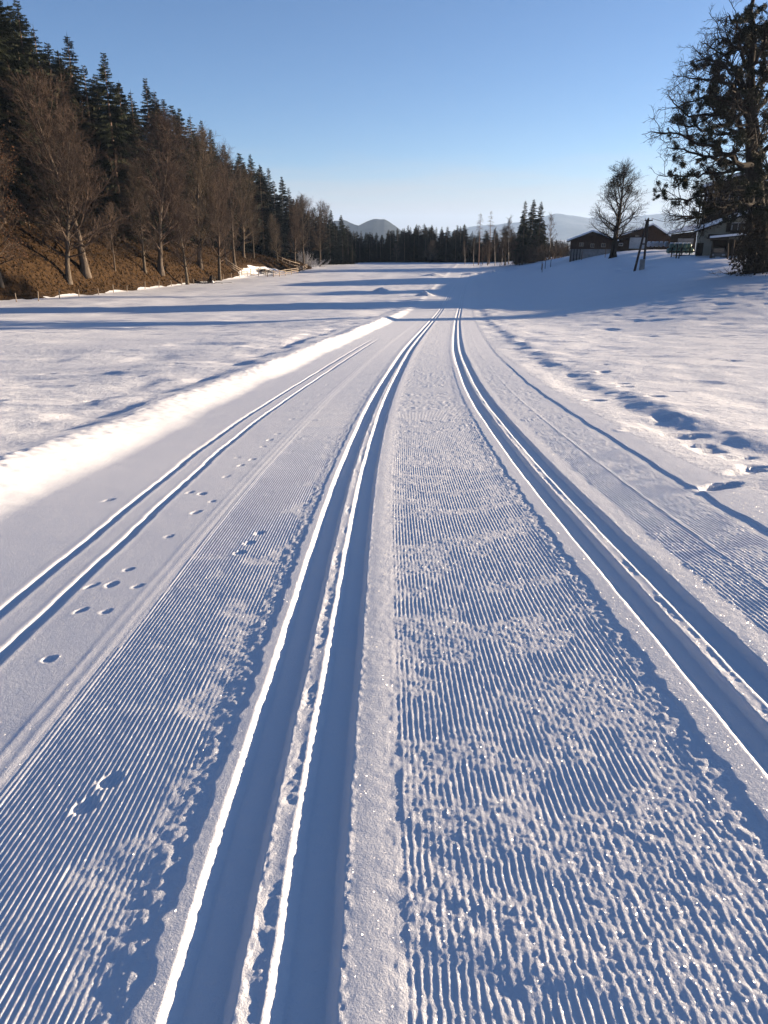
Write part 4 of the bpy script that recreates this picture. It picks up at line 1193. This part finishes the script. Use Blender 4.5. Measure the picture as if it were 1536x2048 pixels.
for k, px in enumerate((1296, 1304, 1312, 1321, 1331)):
    s = spot(px, 132 + k * .3); s.z = max(s.z, at(px, 493.5, 132).z)
    o = obj('wrapped_bale', bw, None, s, (0, 0, math.pi / 2 + RNG.uniform(-.2, .2))); tag(o, WB[k], 'bale', 'white-wrapped bales'); obj('snow_cap', snow_cap, o); o.scale = (.62, .62, .62)
for row in range(2):
    for k in range(6 - row):
        px = 1337 + k * 8.6 + row * 4
        s = spot(px, 108.0); zb = max(s.z, at(1360, 507, 108).z) + row * .62
        o = obj('wrapped_bale', bg, None, (s.x, 108.0 + RNG.uniform(-.1, .1), zb), (0, 0, math.pi / 2 + RNG.uniform(-.15, .15)))
        word = ['leftmost', 'second', 'third', 'fourth', 'fifth', 'rightmost'][k] if row == 0 else ['leftmost', 'second', 'middle', 'fourth', 'rightmost'][k]
        tag(o, f'{word} green-wrapped bale in the {"lower" if row == 0 else "upper"} row beside the chalet', 'bale', 'green-wrapped bales')
        o.scale = (.6, .52, .58)
        if row: obj('snow_cap', snow_cap, o)
# rack under and before the green bales
rk = empty('timber_rack', spot(1340, 105), 0, 'dark timber rack with posts below the green bales', 'rack')
for k in range(4): bobj('post', [(k * 1.15, -.4 - .3 * (k % 2), .55, .12, .12, 1.5)], M['dark_wood'], rk)
bobj('rail', [(1.8, -.3, .75, 4.2, .10, .14)], M['dark_wood'], rk)
bobj('rail', [(2.4, -.55, .3, 4.6, .10, .12)], M['dark_wood'], rk)

# ------------------------------------------------------------------ chalet
CF = 98.0
def chalet():
    P_ = lambda px, py: at(px, py, CF)
    o = P_(1392, 517)
    root = empty('chalet', (o.x, CF, o.z - .6), -math.atan2(o.x, CF) * .95, 'cream chalet with snowy roofs and wooden balconies behind the huge tree', 'house')
    X = lambda px: (P_(px, 500).x - o.x) * .91
    Z = lambda py: P_(1440, py).z - (o.z - .6)
    # lower wing: cream wall under one long snow-covered slope
    wing = obj('wall', np_mesh('wall', *extrude([(X(1393), 0), (X(1560), 0), (X(1560), Z(404)), (X(1393), Z(463))], 0, 9), M['cream']), root)
    k = (Z(404) - Z(463)) / (X(1560) - X(1393))
    x0, x1 = X(1384), X(1566)
    zz = lambda x, d: Z(463) + k * (x - X(1393)) + d
    obj('roof', np_mesh('roof', *sloped_slab(x0, zz(x0, .02), x1, zz(x1, .02), -1.3, 9.5, .18), M['dark_wood']), root)
    obj('roof_snow', np_mesh('roof_snow', *sloped_slab(x0 + .06, zz(x0 + .06, .205), x1, zz(x1, .205), -1.24, 9.4, .45), M['roof_snow']), root)
    for i in range(9):
        xr = x0 + .6 + i * 1.1; bobj('rafter', [(xr, -.6, zz(xr, -.08), .12, 1.2, .16)], M['dark_wood'], root)
    # upper storey with balconies
    ux0, ux1 = X(1398), X(1540)
    obj('upper_wall', np_mesh('upper_wall', *boxes([((ux0 + ux1) / 2, 6.5, (Z(470) + Z(378)) / 2, ux1 - ux0, 7, Z(378) - Z(470))]), M['dark_wood']), root)
    kr = .34; rx = X(1470)
    for nm, m_, dz, th, ex in (('upper_roof', M['dark_wood'], .0, .2, 0.), ('upper_roof_snow', M['roof_snow'], .203, .4, -.07)):
        e0, e1 = X(1386) - ex, X(1556) + ex; top = Z(378) + .1 + (rx - X(1398)) * kr + dz
        obj(nm, np_mesh(nm, *merge(sloped_slab(e0, top - (rx - e0) * kr, rx, top, 1.2 - ex, 11, th), sloped_slab(rx + .002, top, e1, top - (e1 - rx) * kr, 1.2 - ex, 11, th)), m_), root)
    obj('gable', np_mesh('gable', *extrude([(ux0, Z(378) + .002), (ux1, Z(378) + .002), (rx, Z(378) + (rx - ux0) * kr - .02)], 3.05, 9.9), M['dark_wood']), root)
    for j, (zt, zb) in enumerate(((Z(412), Z(425)), (Z(440), Z(452)))):
        bl = bobj('balcony', [((X(1388) + X(1470)) / 2, 2.2, zb - .08, X(1470) - X(1388), 1.7, .16)], M['dark_wood'], root)
        n = 22
        for i in range(n):
            bobj('slat', [(X(1388) + (X(1470) - X(1388)) * (i + .5) / n, 1.37, (zb + .06 + zb + .85) / 2, .14, .04, .78)], M['dark_wood'], bl)
        bobj('handrail', [((X(1388) + X(1470)) / 2, 1.37, zb + .93, X(1470) - X(1388), .10, .10)], M['dark_wood'], bl)
    for px in (1389, 1401, 1413): bobj('balcony_post', [(X(px), 1.52, (Z(380) + Z(460)) / 2, .15, .15, Z(380) - Z(460))], M['white_paint'] if px > 1395 else M['dark_wood'], root)
    for px, py in ((1432, 415), (1458, 415), (1430, 392), (1456, 392)):
        window(root, X(px), Z(py), 1.0, 1.1, 2.93)
    w = window(root, X(1470), Z(455), 1.3, 1.0, -.07)
    for s in (-1, 1): bobj('shutter', [(X(1470) + s * 1.02, -.08, Z(455), .5, .05, 1.05)], M['dark_wood'], w)
    bobj('entrance_door', [(X(1399), -.06, Z(499), .75, .06, 1.5)], M['dark_wood'], root)
    bobj('door_canopy', [((X(1410) + X(1440)) / 2, -.5, Z(476), X(1440) - X(1410), 1.0, .12), ((X(1413) + X(1455)) / 2, -.05, Z(473), X(1455) - X(1413), .08, .5)], M['dark_wood'], root)
    bobj('window_box', [(X(1470), -.35, Z(463), 1.6, .4, .3)], M['dark_wood'], root)
    ch = bobj('chimney', [(X(1490), 6, Z(352) + .6, .8, .8, 2.2)], M['cream'], root); bobj('chimney_cap', [(X(1490), 6, Z(352) + 1.78, 1.1, 1.1, .12)], M['roof_snow'], ch)
    return root, X, Z, o
CH, CX_, CZ_, CO_ = chalet()

def carport():
    f = CF - 5.0
    o = at(1420, 522, f); P_ = lambda px, py: at(px, py, f)
    z0 = min(float(land(o.x, f)), o.z)
    root = empty('carport', (o.x, f, z0 - .1), -math.atan2(o.x, f) * .95, 'open dark carport with a snow-covered lean-to roof before the chalet', 'carport')
    X = lambda px: (P_(px, 500).x - o.x) * .91; Z = lambda py: P_(1450, py).z - z0 + .1
    zl, zr = Z(482), Z(473)
    for px in (1424, 1455, 1490, 1520): bobj('post', [(X(px), 0, zl / 2, .18, .18, zl)], M['dark_wood'], root)
    bobj('beam', [((X(1418) + X(1525)) / 2, 0, zl + .09, X(1525) - X(1418), .2, .18)], M['dark_wood'], root)
    obj('roof', np_mesh('roof', *sloped_slab(X(1416), zl + .19, X(1530), zr + .25, -.6, 4.2, .12), M['dark_wood']), root)
    obj('roof_snow', np_mesh('roof_snow', *sloped_slab(X(1417), zl + .312, X(1529), zr + .372, -.55, 4.1, .22), M['roof_snow']), root)
    bobj('back_wall', [((X(1424) + X(1525)) / 2, 4.1, zl / 2, X(1525) - X(1424), .1, zl)], M['dark_wood'], root)
    bobj('side_wall', [(X(1524), 2.0, zl / 2, .1, 4.0, zl)], M['dark_wood'], root)
    # parked car, only its nose showing in the gloom
    c = empty('parked_car', (o.x + X(1438) + .6, f + 1.3, z0), -.42, 'dark car parked nose-out under the carport', 'car')
    obj('body', np_mesh('car_body', *extrude([(-.85, .25), (.85, .25), (.88, .62), (.78, .86), (-.78, .86), (-.88, .62)], -1.2, 1.9), M['car_paint']), c)
    obj('cabin', np_mesh('car_cabin', *extrude([(-.74, .862), (.74, .862), (.58, 1.4), (-.58, 1.4)], -.1, 1.7), M['car_paint']), c)
    bobj('windscreen', [(0, -.115, 1.12, 1.15, .03, .42)], M['glass'], c)
    for s in (-1, 1):
        bobj('headlight', [(s * .6, -1.22, .66, .34, .05, .16)], M['white_paint'], c)
        for yy in (-.75, 1.35):
            t = np.linspace(0, 2 * math.pi, 13)[:-1]
            obj('wheel', np_mesh('wheel', *merge((lambda VF: (VF[0], VF[1]))(extrude([(.31 * math.cos(k), .31 * math.sin(k)) for k in t], -.1, .1))), M['rubber']), c, (s * .78, yy, .31), (0, 0, math.pi / 2))
    bobj('number_plate', [(0, -1.215, .42, .5, .03, .11)], M['white_paint'], c)
carport()

# ------------------------------------------------------------------ line pole on two legs with its cabinet
pb = spot(1281, 93)
pole = empty('line_pole', pb, 0, 'A-shaped wooden line pole standing in the snow before the barns', 'pole')
pz = lambda py: at(1281, py, 93).z - pb.z
px_ = lambda px: at(px, 500, 93).x - pb.x
obj('leg', np_mesh('pole_leg', *limb([(px_(1273), .1, -.6), (px_(1290) - .12, 0, pz(440))], [.15, .11], 8), M['pole'], True), pole)
obj('leg', np_mesh('pole_leg', *limb([(px_(1290.5), 0, -.6), (px_(1290), 0, pz(437))], [.15, .11], 8), M['pole'], True), pole)
bobj('brace', [(px_(1285.5), .02, pz(488), px_(1290) - px_(1281), .10, .16)], M['pole'], pole)
bobj('crossarm', [(px_(1290), -.16, pz(441), .9, .10, .12)], M['pole'], pole)
for s in (-1, 1): obj('insulator', np_mesh('insulator', *limb([(0, 0, 0), (0, 0, .09), (0, 0, .18)], [.045, .06, .03], 8), M['white_paint'], True), pole, (px_(1290) + s * .38, -.16, pz(441) + .06))
cb = spot(1283, 92.2)
cab = empty('meter_cabinet', cb, 0, 'small grey cabinet at the foot of the A-shaped pole', 'cabinet')
bobj('housing', [(0, 0, .52, .52, .34, 1.3)], M['metal_box'], cab, .02); bobj('door', [(0, -.18, .56, .40, .02, 1.0)], M['concrete'], cab)
q0 = Vector((pb.x + px_(1290) + .38, 93 - .16, pb.z + pz(441) + .22)); q1 = at(1392, 436, CF + 1.2)
w_ = []
for i in range(25):
    t = i / 24; p = q0.lerp(q1, t); p.z -= 4 * .45 * t * (1 - t); w_.append(tuple(p))
tag(obj('overhead_wire', np_mesh('overhead_wire', *limb(w_, [.022] * 25, 4), M['wire'])), 'thin sagging wire from the A-shaped pole to the chalet', 'wire')

# ------------------------------------------------------------------ fences
def fence_wire():
    pts = [(-20, 606), (33, 604), (77, 602), (119, 597), (158, 593), (198, 590), (227, 585), (254, 583), (290, 578), (318, 575), (343, 572), (364, 571), (388, 568), (408, 566), (430, 563), (447, 559), (463, 557), (480, 555), (495, 553), (508, 552)]
    P = [hit(a, b) for a, b in pts]
    root = empty('wire_fence', P[0], 0, 'wire fence with thin wooden stakes along the edge of the snow', 'fence')
    rg = np.random.default_rng(6); tops = []
    for p in P:
        h = rg.uniform(.85, 1.15); ln = rg.normal() * .06
        q = p - P[0]
        obj('post', np_mesh('stake', *limb([(0, 0, -.3), (ln * .5, 0, h * .5), (ln, 0, h)], [.06, .055, .045], 6), M['old_wood'], True), root, q)
        tops.append((q, h, ln))
    for f in (.45, .85):
        obj('wire', np_mesh('wire', *tubes([(*(a[0] + Vector((a[2] * f, 0, a[1] * f))), *(b[0] + Vector((b[2] * f, 0, b[1] * f))), .006, .006) for a, b in zip(tops[:-1], tops[1:])], 3), M['wire']), root)
fence_wire()

def rail_fence(name, pts, label, rails, h, seed):
    P = [hit(a, b) for a, b in pts]
    root = empty(name, P[0], 0, label, 'fence', 'wooden rail fences'); rg = np.random.default_rng(seed)
    for i, p in enumerate(P):
        q = p - P[0]
        obj('post', np_mesh('post', *limb([(0, 0, -.3), (rg.normal() * .03, 0, h * 1.08)], [.09, .075], 6), M['old_wood'], True), root, q)
    for i in range(len(P) - 1):
        a, b = P[i] - P[0], P[i + 1] - P[0]
        for k in range(rails):
            z = h * (.32 + .62 * k / max(1, rails - 1))
            obj('rail', np_mesh('rail', *limb([tuple(a + Vector((0, -.09, z + rg.normal() * .03))), tuple(b + Vector((0, -.09, z + rg.normal() * .03)))], [.07, .055], 6), M['old_wood'], True), root)
rail_fence('rail_fence', [(452, 531), (468, 543), (484, 552), (502, 552), (517, 552), (532, 552)], 'dark wooden rail fence running down the slope to the snow', 3, 1.35, 1)
rail_fence('rail_fence', [(535, 554), (547, 554), (559, 553), (571, 551), (583, 549), (595, 547), (606, 543), (614, 538)], 'sunlit pale rail fence curving along the snow towards the frosted bush', 3, 1.2, 2)
rail_fence('rail_fence', [(537, 511), (552, 519), (565, 526), (580, 532), (600, 537)], 'upper rail fence on the bank behind the snowy pocket', 2, 1.2, 3)
for j, (px, fwd, h, w) in enumerate([(1455, 88, 1.6, .08), (1463, 86, 2.0, .10), (1467, 86, 1.3, .08), (1480, 85, 1.9, .08), (1352, 100, 1.7, .09), (1357, 99, 1.2, .08)]):
    s = spot(px, fwd)
    o = obj('garden_stake', np_mesh('garden_stake', *limb([(0, 0, -.3), (.06 * (j % 3 - 1), 0, h * .5), (.16 * (j % 3 - 1), 0, h)], [w, w * .9, w * .75], 6), M['pole'], True), None, s)
    tag(o, ['left stake of the four before the carport', 'tallest leaning stake before the carport', 'short stake leaning on the tallest one before the carport', 'right stake of the four before the carport', 'left post by the green bales', 'short post by the green bales'][j], 'stake', 'stakes by the chalet')
for j, (px, fwd) in enumerate([(1083, 150), (1090, 152), (1101, 153), (1163, 146), (1084, 140), (1210, 132)]):
    s = spot(px, fwd)
    o = obj('snow_stake', np_mesh('snow_stake', *limb([(0, 0, -.3), (0, 0, .7), (.03, 0, 1.45)], [.06, .055, .05], 6), M['pole'], True), None, s)
    tag(o, 'thin dark stake in the shaded snow, ' + ['leftmost of three left of the smaller barn', 'middle of three left of the smaller barn', 'rightmost of three left of the smaller barn', 'before the plinth of the smaller barn', 'nearer than the three left of the barn', 'left of the lone tree'][j], 'stake', 'stakes near the smaller barn')

# ------------------------------------------------------------------ small things along the edge of the field
s = hit(423, 566)
rg = np.random.default_rng(12)
V, F = limb([(-.15, 0, -.15), (-.05, 0, .35), (.05, 0, .75), (.1, 0, 1.15), (.12, 0, 1.3)], [.62, .5, .38, .30, .1], 12, rg, .16)
st = obj('tree_stump', np_mesh('tree_stump', V, F, M['bark_dark'], True), None, s)
tag(st, 'dark hunched stump beside the wire fence at the snow edge', 'stump')
obj('snow_patch', np_mesh('stump_snow', *limb([(.30, -.35, .05), (.28, -.33, .22), (.25, -.28, .4)], [.26, .2, .08], 8, rg, .1), M['roof_snow'], True), st)
def sticks(seed, n, L_, W_, H_):
    r = np.random.default_rng(seed); sg = []
    for i in range(n):
        p = np.array([r.normal() * W_, r.normal() * .5, abs(r.normal()) * H_]); d = unit(np.array([r.normal(), r.normal() * .5, r.normal() * .25])); l = L_ * r.uniform(.4, 1)
        sg.append((*(p - d * l / 2), *(p + d * l / 2), .03, .012))
    return tubes(sg, 3)
tag(obj('brush_pile', np_mesh('brush_pile', *sticks(3, 260, 1.8, 1.3, .35), M['twig_dark']), None, hit(522, 545)), 'low dark pile of cut brush behind the rail fence', 'brush pile')
tag(obj('branch_heap', np_mesh('branch_heap', *sticks(4, 60, 3.2, 1.5, .12), M['twig_dark']), None, hit(400, 567)), 'fallen dark branches lying left of the stump', 'branches')
fb = empty('frosted_bush', hit(625, 534), 0, 'bush covered in white frost at the end of the rail fence', 'bush')
fm = np_mesh('frost_stems', *bush(57, 3.0, 3.6, 60), M['frost_twig'])
o = obj('stems', fm, fb); o.scale = (1.5, 1.2, .8)
o = obj('stems', fm, fb, (-2.5, 1.5, .3), (0, 0, 2)); o.scale = (.8, .8, 1.5)
def heap(name, px, py, r, h, label, seed):
    p = hit(px, py); n = 40; rg = np.random.default_rng(seed)
    g = np.linspace(-1.4, 1.4, n); X, Y = np.meshgrid(g * r, g * r * .8)
    R = np.sqrt((X / r) ** 2 + (Y / (r * .8)) ** 2)
    Z = h * np.exp(-(R * 1.6) ** 2) * (1 + .45 * fbm(X / .5 + seed, Y / .5, seed, 3)) - .03 + .12 * h * fbm(X / .25, Y / .25, seed + 3, 2) * np.exp(-(R * 1.2) ** 2) - .1 * sstep(R, 1.0, 1.35)
    Zl = land(X + p.x, Y + p.y) - p.z
    i = np.arange((n - 1) * n).reshape(n - 1, n)[:, :-1].ravel()
    o = obj(name, np_mesh(name, np.stack([X.ravel(), Y.ravel(), (Z + Zl).ravel()], 1), np.stack([i, i + 1, i + n + 1, i + n], 1), M['snow'], True), None, p)
    tag(o, label, 'snow heap')
heap('snow_heap', 762, 585, 2.0, .6, 'small dark-sided snow heap alone on the left field', 201)
heap('snow_heap', 850, 592, 1.6, .55, 'rounded snow heap at the left edge of the far trail', 202)
heap('snow_heap', 868, 552, 3.4, .5, 'broken snow heap on the field where the trail fades out', 203)
heap('snow_heap', 1030, 540, 3.0, .5, 'lumpy sunlit snow ridge right of the far trail', 204)
heap('snow_heap', 985, 546, 2.6, .45, 'lower sunlit snow lump left of the ridge by the far trail', 205)
heap('snow_heap', 940, 549, 2.4, .35, 'ploughed snow lump in the middle of the far trail', 206)

# ------------------------------------------------------------------ distance: valley floor, hills, haze
M['valley'] = noisy('valley_ground', (.03, .04, .03), (.5, .52, .55), .002, .9, .1)
M['hill_wood'] = noisy('wooded_hill', (.010, .015, .014), (.026, .032, .032), .02, .9, .05, detail=6)
M['far_range'] = noisy('snowy_range', (.012, .017, .018), (.16, .17, .18), .0022, .9, .05, detail=7)
g = np.linspace(-12800, 12800, 60); X, Y = np.meshgrid(g, np.linspace(-2500, 11500, 50))
Z = -34 + 8 * fbm(X / 900, Y / 900, 300, 2)
i = np.arange(49 * 60).reshape(49, 60)[:, :-1].ravel()
tag(obj('valley_ground', np_mesh('valley_ground', np.stack([X.ravel(), Y.ravel(), Z.ravel()], 1), np.stack([i, i + 1, i + 61, i + 60], 1), M['valley'], True)), 'valley floor beyond the wood', None, None, 'structure')
def ridge(name, dist, pts, depth, m, label, rough, seed, nx=260):
    """a mountain ridge with a real back and front slope; pts are (px, py) of its crest"""
    p = np.array(pts, float); xs = np.linspace(p[0, 0], p[-1, 0], nx); ys = np.interp(xs, p[:, 0], p[:, 1])
    cr = np.array([at(a, b, dist) for a, b in zip(xs, ys)])
    cr[:, 2] += rough * fbm(cr[:, 0] / (rough * 14), cr[:, 0] * 0 + seed, seed, 4)
    n = 40; t = np.linspace(-1, 1, n); V = []
    for s in t:
        y = cr[:, 1] + s * depth
        f = (1 - abs(s)) ** 1.1
        z = -40 + (cr[:, 2] + 40) * f * (1 + (.20 * fbm(cr[:, 0] / (depth * .3), y / (depth * .3), seed + 9, 4) * (1 - f)))
        V.append(np.stack([cr[:, 0] * (y / cr[:, 1]) ** .5, y, z], 1))
    V = np.concatenate(V); i = np.arange((n - 1) * nx).reshape(n - 1, nx)[:, :-1].ravel()
    tag(obj(name, np_mesh(name, V, np.stack([i, i + 1, i + nx + 1, i + nx], 1), m, True)), label, None, None, 'structure')
ridge('wooded_hill', 3200, [(480, 540), (560, 500), (640, 460), (672, 440), (688, 438), (703, 445), (717, 450), (733, 442), (747, 437.5), (768, 437), (780, 443), (790, 450), (806, 462), (850, 480)], 560, M['hill_wood'], 'dark blue wooded hill behind the far wood', 3, 410)
ridge('snowy_range', 7600, [(800, 520), (880, 470), (940, 452), (1000, 448), (1060, 440), (1100, 428), (1112, 426), (1140, 430), (1170, 434), (1220, 434), (1290, 428), (1340, 425), (1400, 432), (1500, 440), (1700, 430), (1900, 450)], 1500, M['far_range'], 'pale hazy mountain range with snow patches', 8, 420)

hz = bpy.data.materials.new('haze_air'); hz.use_nodes = True
hn = hz.node_tree; hn.nodes.clear()
ho = hn.nodes.new('ShaderNodeOutputMaterial'); hv = hn.nodes.new('ShaderNodeVolumePrincipled')
hv.inputs['Color'].default_value = (.46, .66, 1.0, 1); hv.inputs['Density'].default_value = 9e-5; hv.inputs['Density Attribute'].default_value = ''; hv.inputs['Anisotropy'].default_value = .25
hn.links.new(hv.outputs[0], ho.inputs['Volume'])
V, F = boxes([(0, 4500, 90, 26000, 14500, 330)])
tag(obj('haze', np_mesh('haze', V, F, hz)), 'thin winter haze in the valley air', None, None, 'stuff')
